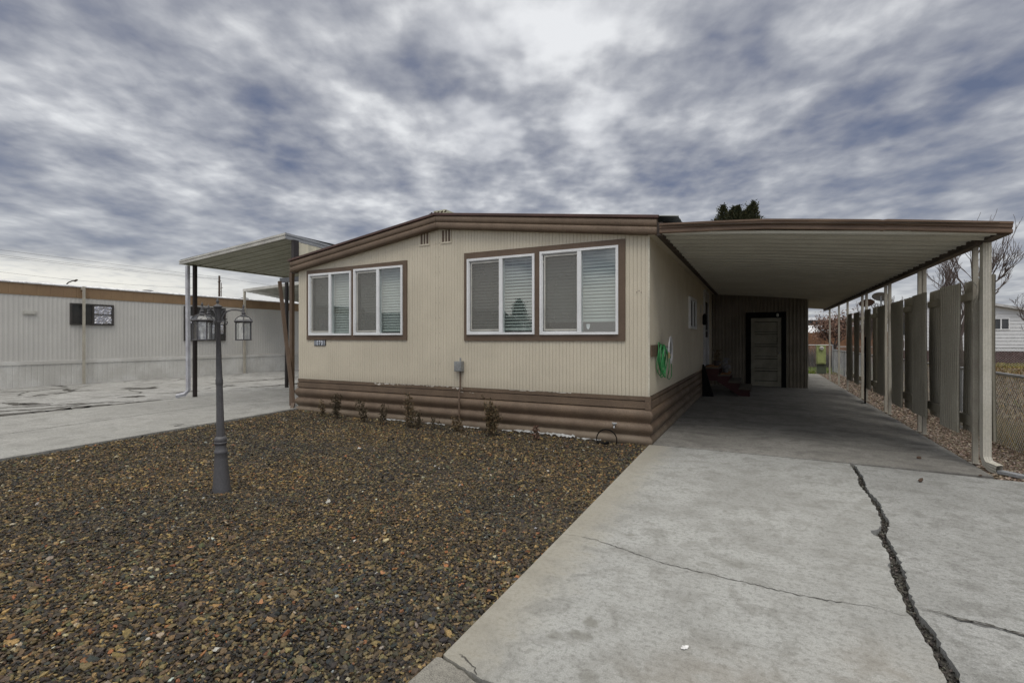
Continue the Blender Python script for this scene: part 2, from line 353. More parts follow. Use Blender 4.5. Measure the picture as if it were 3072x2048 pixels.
def thing(name, label, cat, loc=(0, 0, 0), group=None):
    o = bpy.data.objects.new(name, None); S.collection.objects.link(o); o.location = loc; o.empty_display_size = .2
    tag(o, label, cat, group); return o
def ribs(a, b, pitch, depth, kind='groove', w=.008):
    """list of (s, offset) along a..b ; offset>0 = outward"""
    pts = [(a, 0.)]; x = a
    n = max(1, round((b-a)/pitch)); p = (b-a)/n
    for i in range(n):
        x = a+i*p
        if kind == 'groove':
            if i: pts += [(x-w/2, 0), (x-w*.1, -depth), (x+w*.1, -depth), (x+w/2, 0)]
        elif kind == 'corr':
            pts += [(x+p*.10, 0), (x+p*.28, depth), (x+p*.55, depth), (x+p*.73, 0)]
        elif kind == 'trap':
            pts += [(x+p*.05, 0), (x+p*.13, depth), (x+p*.25, depth), (x+p*.33, 0)]
    pts.append((b, 0)); return pts
def jit(pts, step, amp, rs):
    """resample polyline with jitter"""
    out = []
    for (x0, y0), (x1, y1) in zip(pts[:-1], pts[1:]):
        d = math.hypot(x1-x0, y1-y0); n = max(1, int(d/step))
        for i in range(n):
            t = i/n; a = amp if (i or out) else 0
            out.append((x0+(x1-x0)*t+rs.uniform(-a, a), y0+(y1-y0)*t+rs.uniform(-a, a)))
    out.append(pts[-1]); return out
def ribbon(pts, w, z, step, amp, rs, taper=True):
    q = jit(pts, step, amp, rs); mb = MB(); n = len(q); rows = []
    for i, (x, y) in enumerate(q):
        a = q[max(0, i-1)]; b = q[min(n-1, i+1)]; dx, dy = b[0]-a[0], b[1]-a[1]; l = math.hypot(dx, dy) or 1
        ww = w*rs.uniform(.35, 1.3)*(1 if not taper else min(1, 4*min(i, n-1-i)/n+.25))/2
        rows.append([(x-dy/l*ww, y+dx/l*ww, z), (x+dy/l*ww, y-dx/l*ww, z)])
    return mb.grid(rows)
rs = random.Random(3)

# ------------------------------------------------------------------ setting: ground, slabs
mb = MB(); mb.add([(-400, -300, -.06), (400, -300, -.06), (400, 900, -.06), (-400, 900, -.06)], [(0, 1, 2, 3)])
mb.build('ground', DIRT, kind='structure')
mb = MB(); mb.add([(-200, -14, -.045), (200, -14, -.045), (200, -6, -.045), (-200, -6, -.045)], [(0, 1, 2, 3)])
mb.build('street', STREETM, kind='structure')
YF, XW, XL = 6.637, -1.305, -8.03
crk = [(0.93, 6.62), (0.925, 6.316), (0.923, 6.032), (0.883, 5.635), (0.902, 5.265), (0.884, 4.928), (0.862, 4.63), (0.790, 4.336), (0.784, 4.116), (0.769, 3.856), (0.731, 3.549), (0.716, 3.336), (0.71, 3.152), (0.721, 3.028), (0.716, 2.879), (0.721, 2.764), (0.713, 2.592), (.70, 2.0), (.68, 1.0), (.7, -1), (.7, -5.9)]
def edge_side(sg):
    q = jit(crk, .035, 0, rs); o = []
    for i, (x, y) in enumerate(q):
        wd = .025 if y > 4.5 else .029
        wd *= .55+.9*mnoise.noise(Vector((y*2.3, sg*7, 0)))*.5+.45
        if abs(y-4.35) < .10 and sg < 0: wd += .045*(1-abs(y-4.35)/.10)
        o.append((x+sg*(wd+rs.uniform(-.009, .009)), y+rs.uniform(-.006, .006)))
    o[0] = (o[0][0], 6.62); return o
le, re_ = edge_side(-1), edge_side(1)
ap = jit([(-1.252, 1.800), (-1.171, 1.772), (-1.103, 1.762), (-1.045, 1.747), (-.966, 1.741), (-.7, 1.70), (.0, 1.55), (.62, 1.5)], .02, .006, rs)
le1 = [p for p in le if p[1] > 1.6]; le2 = [p for p in le if p[1] < 1.4]
MB().prism(le1+ap[::-1]+[(-1.262, 3.3), (-1.30, 6.62)], -.055, 0).build('driveway_slab', CONC, kind='structure')
MB().prism(le2+[(-1.30, -5.9), (-1.315, 1.0), (-1.275, 1.78)]+[(x, y-.009-.012*(x > -1.1)-rs.random()*.006-.01*(x > -.9)) for x, y in ap], -.055, -.006).build('driveway_apron', CONA, kind='structure')
poly = [(2.75, 6.56), (2.75, -5.9)]+re_[::-1]+[(re_[0][0], 6.62), (2.15, 6.56)]
MB().prism(poly, -.055, -.004).build('driveway_slab', CONR, kind='structure')
ribbon(crk, .14, -.048, .05, 0, rs, False).build('crack_bed', CRACKM, kind='structure')
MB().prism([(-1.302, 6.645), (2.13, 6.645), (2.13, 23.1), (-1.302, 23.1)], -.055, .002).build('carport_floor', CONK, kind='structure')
# thin cracks
for pts, wd, st in [
    ([(-1.254, 3.295), (-1.16, 3.315), (-1.009, 3.301), (-0.82, 3.245), (-0.533, 3.146), (-0.317, 3.133), (-0.046, 3.112), (0.055, 3.101), (0.2, 3.094), (0.324, 3.099), (0.445, 3.116), (0.561, 3.128), (0.638, 3.099), (0.69, 3.118)], .0065, .02),
    ([(0.752, 3.235), (0.841, 3.225), (0.894, 3.178), (0.988, 3.201), (1.118, 3.154), (1.6, 3.1)], .014, .015),
    ([(0.80, 3.215), (0.90, 3.20), (0.988, 3.175), (1.15, 3.16)], .010, .02),
    ([(-1.19, 1.83), (-1.10, 1.80), (-1.05, 1.75)], .008, .012)]:
    ribbon(pts, wd, .003, st, .008, rs).build('driveway_crack', CRACKM, kind='structure')
# left drive
ed = [(-7.2, -5.9), (-7.59, 2.294), (-8.0, 6.47), (-8.06, 7.3), (-8.06, 25)]
MB().prism(ed+[(-11.72, 25), (-11.72, -5.9)], -.055, .06).build('side_driveway', CONL, kind='structure')
MB().prism([(-11.74, 25), (-11.74, -5.9), (-40, -5.9), (-40, 25)], -.055, .045).build('neighbour_driveway', CONN, kind='structure')
for l in [[(-19.087, 6.763), (-18.13, 6.661), (-17.455, 6.67)], [(-16.947, 6.404), (-15.923, 6.153), (-15.934, 6.332), (-15.472, 6.66)], [(-14.437, 4.363), (-14.172, 4.436), (-13.618, 4.362), (-13.319, 4.571), (-13.352, 4.85)], [(-15.28, 5.009), (-15.415, 5.474), (-15.822, 6.114)], [(-17.037, 5.149), (-16.92, 5.741), (-17.138, 6.512)], [(-15.529, 7.326), (-15.034, 7.371), (-15.396, 7.932)], [(-13.265, 5.955), (-13.053, 6.435)], [(-13.059, 6.992), (-13.118, 7.757)], [(-12.9, 8.5), (-12.6, 9.6), (-12.7, 11), (-12.4, 13)], [(-14.8, 9), (-14.5, 11), (-14.9, 13)], [(-12.9, 3.4), (-12.4, 4.4), (-12.6, 5.4)], [(-13.4, 3.9), (-12.8, 4.9), (-12.2, 5.8)]]:
    ribbon(l, .15, .0485, .07, .05, rs).build('paving_crack', CRACKM, kind='structure')
for l, wd in (([(-15.6, 7.2), (-15.1, 7.35), (-14.9, 7.7)], .5), ([(-13.3, 6.1), (-13.0, 6.4)], .35), ([(-14.1, 4.4), (-13.4, 4.6)], .35), ([(-12.6, 9.9), (-12.3, 10.6), (-12.5, 11.3)], .4)):
    ribbon(l, wd, .0478, .06, .06, rs).build('broken_paving', CRACKM, kind='structure')
ribbon([(-11.86, 2.2), (-11.90, 3.6), (-12.0, 4.6), (-11.88, 5.6), (-11.8, 6.4)], .42, .0485, .08, .06, rs).build('broken_paving', CRACKM, kind='structure')
for l, wd in [([(-9.4, 2.3), (-9.65, 4.0), (-9.9, 6.2), (-10.1, 8.3)], .018), ([(-9.65, 2.55), (-10.05, 2.5), (-10.5, 2.45)], .02), ([(-8.3, 4.4), (-8.1, 4.55), (-8.02, 4.35), (-7.85, 4.6), (-7.78, 4.55)], .02), ([(-9.5, 6.4), (-9.0, 6.7), (-8.4, 6.9)], .012)]:
    ribbon(l, wd, .063, .04, .012, rs).build('paving_crack', CRACKM, kind='structure')

# ------------------------------------------------------------------ gravel (one object of many stones)
ICO_V = []; ICO_F = []
bmx = bmesh.new(); bmesh.ops.create_icosphere(bmx, subdivisions=1, radius=1)
ICO_V = np.array([v.co[:] for v in bmx.verts]); ICO_F = np.array([[v.index for v in f.verts] for f in bmx.faces]); bmx.free()
OCT_V = np.array([(1, 0, 0), (0, 1, 0), (-1, 0, 0), (0, -1, 0), (0, 0, 1), (0, 0, -1)], float)
OCT_F = np.array([(0, 1, 4), (1, 2, 4), (2, 3, 4), (3, 0, 4), (1, 0, 5), (2, 1, 5), (3, 2, 5), (0, 3, 5)])
def stones(P, size, flat, cols, V, F, jitter=.28):
    n = len(P); k = len(V)
    base = V[None]*(1+rng.uniform(-jitter, jitter, (n, k, 1)))
    sc = np.stack([size*rng.uniform(.75, 1.35, n), size*rng.uniform(.6, 1.0, n), size*flat*rng.uniform(.7, 1.4, n)], 1)
    v = base*sc[:, None]
    a = rng.uniform(0, 6.283, n); t = rng.normal(0, .32, n); u = rng.normal(0, .32, n)
    y = v[..., 1]*np.cos(t)[:, None]-v[..., 2]*np.sin(t)[:, None]; z = v[..., 1]*np.sin(t)[:, None]+v[..., 2]*np.cos(t)[:, None]
    x = v[..., 0]*np.cos(u)[:, None]+z*np.sin(u)[:, None]; z = -v[..., 0]*np.sin(u)[:, None]+z*np.cos(u)[:, None]
    X = x*np.cos(a)[:, None]-y*np.sin(a)[:, None]; Y = x*np.sin(a)[:, None]+y*np.cos(a)[:, None]
    v = np.stack([X, Y, z], -1)+P[:, None]
    f = F[None]+(np.arange(n)*k)[:, None, None]
    return v.reshape(-1, 3), f.reshape(-1, 3), np.repeat(cols, k, 0)
def npmesh(name, chunks, m, **tags):
    vs = []; fs = []; cs = []; o = 0
    for v, f, c in chunks: vs.append(v); fs.append(f+o); cs.append(c); o += len(v)
    v = np.concatenate(vs); f = np.concatenate(fs); c = np.concatenate(cs)
    me = bpy.data.meshes.new(name); me.vertices.add(len(v)); me.vertices.foreach_set('co', v.astype(np.float32).ravel())
    me.loops.add(f.size); me.loops.foreach_set('vertex_index', f.astype(np.int32).ravel())
    me.polygons.add(len(f)); me.polygons.foreach_set('loop_start', np.arange(0, f.size, 3, dtype=np.int32))
    try: me.polygons.foreach_set('loop_total', np.full(len(f), 3, np.int32))
    except Exception: pass
    me.update(calc_edges=True); me.polygons.foreach_set('use_smooth', np.zeros(len(f), bool))
    ca = me.color_attributes.new('col', 'FLOAT_COLOR', 'POINT')
    ca.data.foreach_set('color', np.concatenate([c, np.ones((len(c), 1))], 1).astype(np.float32).ravel())
    me.materials.append(m); o = bpy.data.objects.new(name, me); S.collection.objects.link(o); tag(o, **tags); return o
def pal(n, entries):
    w = np.array([e[0] for e in entries]); c = np.array([e[1] for e in entries], float)
    i = rng.choice(len(entries), n, p=w/w.sum()); return c[i]*rng.uniform(.6, 1.4, (n, 1))*rng.uniform(.92, 1.08, (n, 3))
def inview(x, y, marg):
    c, s = math.cos(TH), math.sin(TH); r = x*c+y*s; d = -x*s+y*c
    return (d > 1.0) & (np.abs(r) < d*1.048+marg)
def jgrid(x0, x1, y0, y1, sp):
    gx, gy = np.meshgrid(np.arange(x0, x1, sp), np.arange(y0, y1, sp)); gx = gx.ravel(); gy = gy.ravel()
    return gx+rng.uniform(-sp*.6, sp*.6, len(gx)), gy+rng.uniform(-sp*.6, sp*.6, len(gy))
GP = [(30, (.040, .033, .026)), (22, (.078, .058, .038)), (17, (.130, .090, .044)), (13, (.185, .128, .055)), (6, (.045, .048, .042)), (7, (.26, .175, .070)), (1.4, (.24, .100, .040)), (2.0, (.30, .25, .16)), (.3, (.42, .40, .34)), (6, (.085, .080, .040))]
def gh(x, y):
    eL = np.interp(y, [-6, 2.294, 6.47, 8], [-7.2, -7.59, -8.0, -8.06]); t = np.clip((eL+1.6-x)/1.6, 0, 1)
    return np.clip((y-5.9)/.7, 0, 1)*.012+.055*t*t*(3-2*t)
ch = []
for lo, hi, sp, sz, V, F in ((0, 3.2, .0142, .0108, ICO_V, ICO_F), (3.2, 4.8, .0165, .0116, OCT_V, OCT_F), (4.8, 14, .0205, .0132, OCT_V, OCT_F)):
    x, y = jgrid(-8.1, -1.20, .2, 6.72, sp)
    dd = -x*-1*0+(-x*-math.sin(TH))*0
    dep = -x*math.sin(TH)*1.0+y*math.cos(TH)
    edgeL = np.interp(y, [-6, 2.294, 6.47, 8], [-7.2, -7.59, -8.0, -8.06])
    edgeR = np.interp(y, [-6, 1.75, 3.3, 6.62], [-1.26, -1.25, -1.262, -1.30])
    k = (dep >= lo) & (dep < hi) & inview(x, y, .6) & (x > edgeL+.005) & (x < edgeR-.006) & (y < 6.64)
    k &= (np.hypot(x+4.50, y-2.86) > .078)
    x, y = x[k], y[k]; n = len(x)
    hump = np.array([mnoise.noise(Vector((a*1.6, b*1.6, 0))) for a, b in zip(x, y)])
    z = -.026+.010*hump+rng.uniform(-.006, .008, n)
    z = z+gh(x, y)
    c = pal(n, GP)*.90*np.array([[.97, 1., 1.06]])
    # broad drifts of warmer and cooler stone
    dr = np.array([mnoise.noise(Vector((a*.8+5, b*.8, 3))) for a, b in zip(x, y)])
    c = c*(1+np.clip(dr, -.5, .5)[:, None]*np.array([.45, .30, .05]))
    size = sz*rng.choice([.55, .85, 1.2, 1.6, 2.1], n, p=[.30, .38, .22, .08, .02])
    ch.append(stones(np.stack([x, y, z], 1), size, .50, c, V, F, .42))
npmesh('gravel', ch, STONE, kind='stuff', label='bed of dark brown and olive crushed stone in front of the house', category='gravel')
soil = mat('gravel_soil', (.045, .036, .026), .95, (.065, .05, .03), vs=30, fs=90, fa=.3, bump=.8, bs=60)
rows = []
for y in np.arange(-5.9, 6.71, .35).tolist()+[6.70]:
    eL = float(np.interp(y, [-6, 2.294, 6.47, 8], [-7.2, -7.59, -8.0, -8.06])); eR = float(np.interp(y, [-6, 1.0, 1.78, 3.3, 6.62], [-1.30, -1.315, -1.275, -1.262, -1.30]))
    xs_ = eL+(eR-eL)*np.linspace(0, 1, 22)**1.5; rows.append([(x, y, -.034+float(gh(x, y))) for x in xs_])
MB().grid(rows).build('gravel_bed', soil, kind='structure')
# rubble in the big crack
pts = np.array(jit(crk[:17], .008, .0, rs)); pts = np.repeat(pts, 5, 0); n = len(pts)
P = np.stack([pts[:, 0]+rng.uniform(-.045, .045, n), pts[:, 1]+rng.uniform(-.01, .01, n), rng.uniform(-.054, -.032, n)], 1)
rub = [stones(P, .006*rng.uniform(.6, 1.7, n), .7, pal(n, [(6, (.045, .041, .036)), (3, (.085, .078, .068)), (1, (.19, .18, .165))]), ICO_V, ICO_F)]
npmesh('crack_rubble', rub, PEB, kind='stuff', label='crumbled dark rubble filling the wide driveway crack', category='rubble')
# right-hand pebble strip
PP = [(10, (.20, .155, .12)), (8, (.28, .22, .17)), (6, (.14, .105, .08)), (4, (.36, .31, .26)), (2, (.09, .06, .045))]
ch = []
for (x0, x1, y0, y1, sp, sz) in ((2.14, 2.95, 6.5, 11, .024, .0150), (2.14, 2.95, 11, 24.8, .04, .023)):
    x, y = jgrid(x0, x1, y0, y1, sp); k = (x > 2.14) & (y > 6.58+np.clip(x-2.13, 0, 1)*.02); x, y = x[k], y[k]; n = len(x)
    ch.append(stones(np.stack([x, y, -.022+rng.uniform(-.008, .01, n)], 1), sz*rng.uniform(.6, 1.3, n), .5, pal(n, PP), OCT_V, OCT_F))
npmesh('pebble_strip', ch, PEB, kind='stuff', label='strip of pale pinkish pebbles between carport floor and chain-link fence', category='pebbles')
# weeds / dead grass / lawn
def blades(x, y, h, wd, cols, z0=-.05, lean=.35):
    n = len(x); a = rng.uniform(0, 6.283, n); l = rng.normal(0, lean, (n, 2))*h[:, None]
    b = np.stack([x, y, np.full(n, z0)], 1); dx = np.stack([np.cos(a), np.sin(a), 0*a], 1)*wd
    tip = b+np.stack([l[:, 0], l[:, 1], h], 1)
    v = np.stack([b-dx, b+dx, tip], 1).reshape(-1, 3); f = np.arange(n*3).reshape(-1, 3)
    return v, f, np.repeat(cols, 3, 0)
n = 16000; x = rng.uniform(2.9, 3.6, n); y = rng.uniform(5.5, 20, n); h = rng.uniform(.08, .34, n)*np.clip(1.3-(x-2.9), .4, 1.2)
c1 = pal(n, [(6, (.30, .22, .09)), (3, (.20, .14, .06)), (2, (.13, .13, .04))])
n2 = 40000; x2 = 3.4+26*rng.uniform(0, 1, n2)**1.6; y2 = rng.uniform(7, 38, n2); h2 = rng.uniform(.03, .12, n2)
c2 = pal(n2, [(6, (.17, .115, .05)), (4, (.24, .16, .07)), (3, (.10, .065, .035)), (2, (.15, .14, .05))])
npmesh('dead_grass', [blades(x, y, h, .004, c1), blades(x2, y2, h2, .02, c2)], GRASS, kind='stuff', label='dry tan grass and leaf litter in the yard beyond the chain-link fence', category='grass')
n = 16000; x = rng.uniform(-1, 5, n); y = rng.uniform(23.4, 32, n); k = ~((x < 2.14) & (y < 23.2))
x, y = x[k], y[k]; n = len(x)
n3 = 9000; x3 = rng.uniform(8, 30, n3); y3 = rng.uniform(33, 38.7, n3)
npmesh('lawn', [blades(x, y, rng.uniform(.04, .10, n), .012, pal(n, [(5, (.10, .17, .02)), (3, (.15, .19, .03)), (1, (.2, .17, .06))])),
                blades(x3, y3, rng.uniform(.05, .13, n3), .03, pal(n3, [(5, (.22, .20, .05)), (3, (.30, .23, .09)), (1, (.14, .15, .04))]))], GRASS, kind='stuff', label='short green and yellowing lawn grass at the back', category='grass')

# ------------------------------------------------------------------ the house
H = thing('mobile_home', 'tan double-wide mobile home with brown trim, brown log-profile skirting and paired windows', 'mobile home', (-4.67, YF, 0))
def ztop(x): return 2.715+(x-XL)/(-4.70-XL)*(3.215-2.715) if x < -4.70 else 3.215+(x+4.70)/(XW+4.70)*(2.775-3.215)
WIN = [(-7.713, -6.622, 1.471, 2.641, -7.153), (-6.557, -5.44, 1.471, 2.664, -5.99), (-4.141, -2.968, 1.471, 2.668, -3.534), (-2.882, -1.716, 1.465, 2.684, -2.274)]
prof = ribs(XL, XW, .0535, .006, w=.006)
for w_ in WIN: prof += [(w_[0]+.02, 0), (w_[1]-.02, 0)]
prof += [(-4.70, 0), (-4.723, -.012), (-4.717, 0), (-4.729, 0)]
prof = sorted(set(prof)); q = []
for p in prof:
    if not q or p[0]-q[-1][0] > 5e-4: q.append(p)
mb = MB()
for (x0, o0), (x1, o1) in zip(q[:-1], q[1:]):
    xm = (x0+x1)/2; hole = [w_ for w_ in WIN if w_[0]+.02 < xm < w_[1]-.02]
    segs = [(.632, None)] if not hole else [(.632, hole[0][2]+.02), (hole[0][3]-.02, None)]
    for a, b in segs:
        za, zb = (ztop(x0)+.05, ztop(x1)+.05) if b is None else (b, b)
        mb.add([(x0, YF-o0, a), (x1, YF-o1, a), (x1, YF-o1, zb), (x0, YF-o0, za)], [(0, 1, 2, 3)])
# side wall facing the carport, far and left walls
q2 = ribs(YF, 22.9, .0535, .005)
mb2 = [[(XW+o, y, .632), (XW+o, y, 2.83)] for y, o in q2]
mb.grid(mb2)
mb.add([(XL, YF, .05), (XL, 22.9, .05), (XL, 22.9, 2.75), (XL, YF, 2.75)], [(0, 1, 2, 3)])
mb.add([(XL, 22.9, .05), (XW, 22.9, .05), (XW, 22.9, 2.8), (-4.7, 22.9, 3.2), (XL, 22.9, 2.75)], [(0, 1, 2, 3, 4)])
wall = mb.build('wall', SIDING, H)
MB().box(XW-.012, XW+.004, YF-.004, YF+.012, .632, 2.80).build('corner_trim', mat('corner_trim', (.60, .57, .47), .5), H)
# interior darkness behind windows, painted as near-black sheets
MB().box(-7.9, -5.3, YF+.14, YF+.18, 1.35, 2.72).box(-4.3, -1.6, YF+.14, YF+.18, 1.35, 2.74).build('dark_room_backing', DARKI, H)
# windows
def window(i, w_, tilt, raise_=0.):
    x0, x1, z0, z1, xm = w_
    f = MB(); t = .034; y0, y1 = YF-.045, YF+.05
    f.box(x0, x0+t, y0, y1, z0, z1).box(x1-t, x1, y0, y1, z0, z1).box(x0+t, x1-t, y0+.002, y1, z0, z0+t).box(x0+t, x1-t, y0+.002, y1, z1-t, z1)
    f.box(xm-.028, xm+.030, y0+.004, y1, z0+t, z1-t)
    # stepped inner sash on the sliding side
    a0, a1 = x0+t, xm-.028; s = .012
    f.box(a0, a0+s, y0+.018, y1, z0+t, z1-t).box(a0+s, a1, y0+.018, y1, z0+t, z0+t+s).box(a0+s, a1, y0+.018, y1, z1-t-s, z1-t)
    root = f.build('window', WHITEF, H)
    for a_, b_, y_ in ((x0+t, xm-.028, YF+.02), (xm+.030, x1-t, YF-.005)):
        MB().add([(a_, y_, z0+t), (b_, y_, z0+t), (b_, y_, z1-t), (a_, y_, z1-t)], [(0, 1, 2, 3)]).build('pane', GLASS, root)
    # insect screen with its frame
    sx0, sx1, sz0, sz1 = a0+.03, a1-.002, z0+t+s+.01, z1-t-s-.01; e = .02; yy = YF-.018
    fr = MB().box(sx0, sx0+e, yy-.006, yy+.006, sz0, sz1).box(sx1-e*.5, sx1, yy-.006, yy+.006, sz0, sz1).box(sx0+e, sx1-e*.5, yy-.005, yy+.006, sz0, sz0+e*1.3).box(sx0+e, sx1-e*.5, yy-.005, yy+.006, sz1-e*1.3, sz1)
    fr.box(a0+.008, a0+.022, yy-.004, yy+.004, z0+.10, z0+.135).box(a0+.008, a0+.022, yy-.004, yy+.004, z1-.17, z1-.135)
    fr.build('screen_frame', ALU, root)
    MB().add([(sx0+e, yy, sz0+e), (sx1-e*.5, yy, sz0+e), (sx1-e*.5, yy, sz1-e), (sx0+e, yy, sz1-e)], [(0, 1, 2, 3)]).build('insect_screen', INSECT, root)
    b = MB(); yb = YF+.085; zlo = z0+.05+raise_; z = z1-.05; k = 0
    while z > zlo:
        a = R(tilt)+rs.uniform(-.03, .03); c_, s_ = math.cos(a), math.sin(a); hw = .0265; rows = []
        sag = rs.uniform(-.002, .002)
        for u in (-1, -.4, .4, 1):
            bow = .004*(1-u*u); rows.append([(xx, yb+hw*u*c_-bow, z+hw*u*s_+sag*(xx-x0)) for xx in (x0+t+.01, x1-t-.01)])
        b.grid(rows); z -= .0475
    b.box(x0+t+.01, x1-t-.01, yb-.02, yb+.02, zlo-.01, zlo+.012)
    for xc in (x0+.22, xm-.12, xm+.16, x1-.18): b.tube([(xc, yb-.03, zlo), (xc, yb-.03, z1-.04)], .0016, 4)
    b.build('blind', BLIND, root)
    return root
wn = [window(i, w_, t_, r_) for i, (w_, t_, r_) in enumerate(zip(WIN, (66, 66, 48, 62), (0, .02, .02, .14)))]
# alarm sticker in the last window
sh = [(-.022, .028), (0, .034), (.022, .028), (.022, -.002), (.012, -.022), (0, -.032), (-.012, -.022), (-.022, -.002)]
m_ = MB(); n_ = len(sh); m_.add([(-2.15+a*1.2, YF-.0085, 1.575+b*1.25) for a, b in sh]+[(-2.15+a*1.2, YF-.0062, 1.575+b*1.25) for a, b in sh], [tuple(range(n_)), tuple(range(2*n_-1, n_-1, -1))]+[(i, (i+1) % n_, n_+(i+1) % n_, n_+i) for i in range(n_)])
m_.build('sticker', mat('sticker', (.55, .60, .60), .5), wn[3])
# trims round window pairs
def trimset(x0, x1, z0, z1a, z1b, wl, wr):
    t = MB(); y0, y1 = YF-.022, YF+.002; s = (z1b-z1a)/(x1-x0)
    def zt(x): return z1a+(x-x0)*s
    def bd(a, b, za0, za1, zb0, zb1, yy=y0):
        t.add([(a, yy, za0), (b, yy, zb0), (b, yy, zb1), (a, yy, za1), (a, y1, za0), (b, y1, zb0), (b, y1, zb1), (a, y1, za1)], [(0, 1, 2, 3), (4, 7, 6, 5), (0, 4, 5, 1), (1, 5, 6, 2), (2, 6, 7, 3), (3, 7, 4, 0)])
    bd(x0, wl[0], z0, zt(x0), z0, zt(wl[0])); bd(wr[1], x1, z0, zt(wr[1]), z0, zt(x1)); bd(wl[1], wr[0], wl[2]-.02, wl[3]+.02, wl[2]-.02, wl[3]+.02, y0-.002)
    bd(wl[0], wr[1], z0, wl[2]+.004, z0, wl[2]+.004, y0+.002); bd(wl[0], wr[1], wl[3]-.004, zt(wl[0]), wr[3]-.004, zt(wr[1]), y0+.002)
    t.build('window_trim', TRIMB, H)
trimset(-7.785, -5.36, 1.385, 2.715, 2.745, WIN[0], WIN[1])
trimset(-4.205, -1.626, 1.375, 2.770, 2.765, WIN[2], WIN[3])
# skirting : log profile swept round the corner
sk = [(.010, .632), (.010, .578), (-.014, .574), (-.014, .566), (.016, .562), (.018, .470), (-.010, .463)]
def log(z1, z0, d, n=7): return [(.002+d*math.sin(math.pi*(i/(n-1))**.85), z1+(z0-z1)*i/(n-1)) for i in range(n)]
sk += log(.460, .278, .052)+log(.272, .108, .052)+log(.102, -.05, .045)
path = [(XL, 22.9, -1, 0), (XL, YF, -1, -1), (XW, YF, 1, -1), (XW, 22.9, 1, 0)]
rows = [[(x+nx*o, y+ny*o, z) for o, z in sk] for x, y, nx, ny in path]
mb = MB(); mb.grid(rows); s_ = mb.build('skirting', BROWN, H, smooth=True)
MB().box(XW-.050, XW+.024, YF-.024, YF+.05, .455, .631).build('corner_block', BROWN, H)
# peeling paint along the top board and foam strip at the gravel line
def chip(x0, x1, z0, z1, y, n=14, amp=.5):
    top = []; bot = []
    for i in range(n+1):
        x = x0+(x1-x0)*i/n; top.append((x, y, z1-rs.random()*amp*(z1-z0)*.5)); bot.append((x, y, z0+rs.random()*amp*(z1-z0)))
    return [bot, top]
cp = MB()
for a in ((-6.10, -5.93, .572, .634), (-5.93, -5.55, .600, .634), (-5.52, -5.0, .615, .634), (-4.95, -4.80, .60, .634), (-4.44, -4.24, .585, .634), (-4.80, -4.5, .618, .634), (-3.4, -2.4, .620, .634), (-4.30, -4.22, .54, .56), (-4.12, -4.02, .545, .556)):
    MB().grid(chip(*a, YF-.0195 if a[2] < .56 else YF-.0125, max(4, int((a[1]-a[0])/.03)), .9)).build('peeled_paint', PATCH, H)
cp = MB()
for a in ((-3.50, -3.33, 0, .03), (-3.30, -3.0, .0, .05), (-3.02, -2.33, -.01, .052), (-2.30, -1.95, -.01, .018), (-5.9, -5.2, -.01, .03), (-4.95, -4.55, -.01, .03), (-4.2, -3.9, -.01, .028)):
    MB().grid(chip(*a, YF-.057, max(5, int((a[1]-a[0])/.03)), .7)).build('foam_strip', FOAM, H)
# fascia along the gable
fp = [(.115, 0), (.0, 0), (-.010, .008), (-.018, .03), (-.018, .065), (-.008, .092), (.002, .100), (-.008, .106), (-.018, .13), (-.018, .165), (-.008, .196), (.002, .204)]
for pts in ([(-8.14, 2.700), (-4.695, 3.205)], [(-4.690, 3.205), (-1.190, 2.765)]):
    pp = pts
    mb = MB(); mb.grid([[(x, YF-.10+dy, z+dz) for dy, dz in fp] for x, z in pp])
    for x, z in (pp[0], pp[-1]): mb.add([(x, YF-.10+dy, z+dz) for dy, dz in fp]+[(x, YF+.015, z+.204)], [tuple(range(len(fp)+1))])
    mb.build('fascia', BROWN, H, smooth=True)
rp = [(.02, .204), (-.012, .206), (-.026, .212), (-.026, .245), (-.018, .250), (.06, .252)]
for pts in ([(-8.19, 2.70), (-4.71, 3.205)], [(-4.71, 3.205), (-1.165, 2.765)]):
    mb = MB(); mb.grid([[(x, YF-.10+dy, z+dz) for dy, dz in rp] for x, z in pts]); mb.build('roof_edge', ROOFE, H)
# roof sheets, slightly corrugated, with wavy ends
rib = ribs(YF-.06, 23.1, .20, .014, 'trap')
for (xa, za, xb, zb), nm in (((-8.20, 2.945, -4.70, 3.456), 0), ((-4.70, 3.456, -.93, 2.985), 1)):
    mb = MB(); mb.grid([[(xa, y, za+o), (xb, y, zb+o)] for y, o in rib]); mb.build('roof', ROOFM, H)
MB().box(-4.80, -4.56, 6.62, 7.2, 3.455, 3.515).build('ridge_cap', RIDGE, H)
mb = MB(); mb.grid([[(x, y, 3.47+.012*math.sin(x*90)) for x in np.arange(-4.86, -4.5, .017)] for y in (6.56, 6.60)]); mb.build('ridge_flashing', ROOFE, H)
# soffit and gutter line on the carport side
MB().add([(XW-.004, YF-.08, 2.772), (-1.195, YF-.08, 2.768), (-1.195, 22.9, 2.768), (XW-.004, 22.9, 2.772)], [(0, 1, 2, 3)]).build('soffit', SIDING, H)
MB().box(-1.195, -1.12, YF-.09, 22.9, 2.748, 2.92).build('side_fascia', CPB, H)
MB().box(-8.16, -8.06, YF-.08, 22.9, 2.705, 2.90).build('side_fascia', BROWN, H)
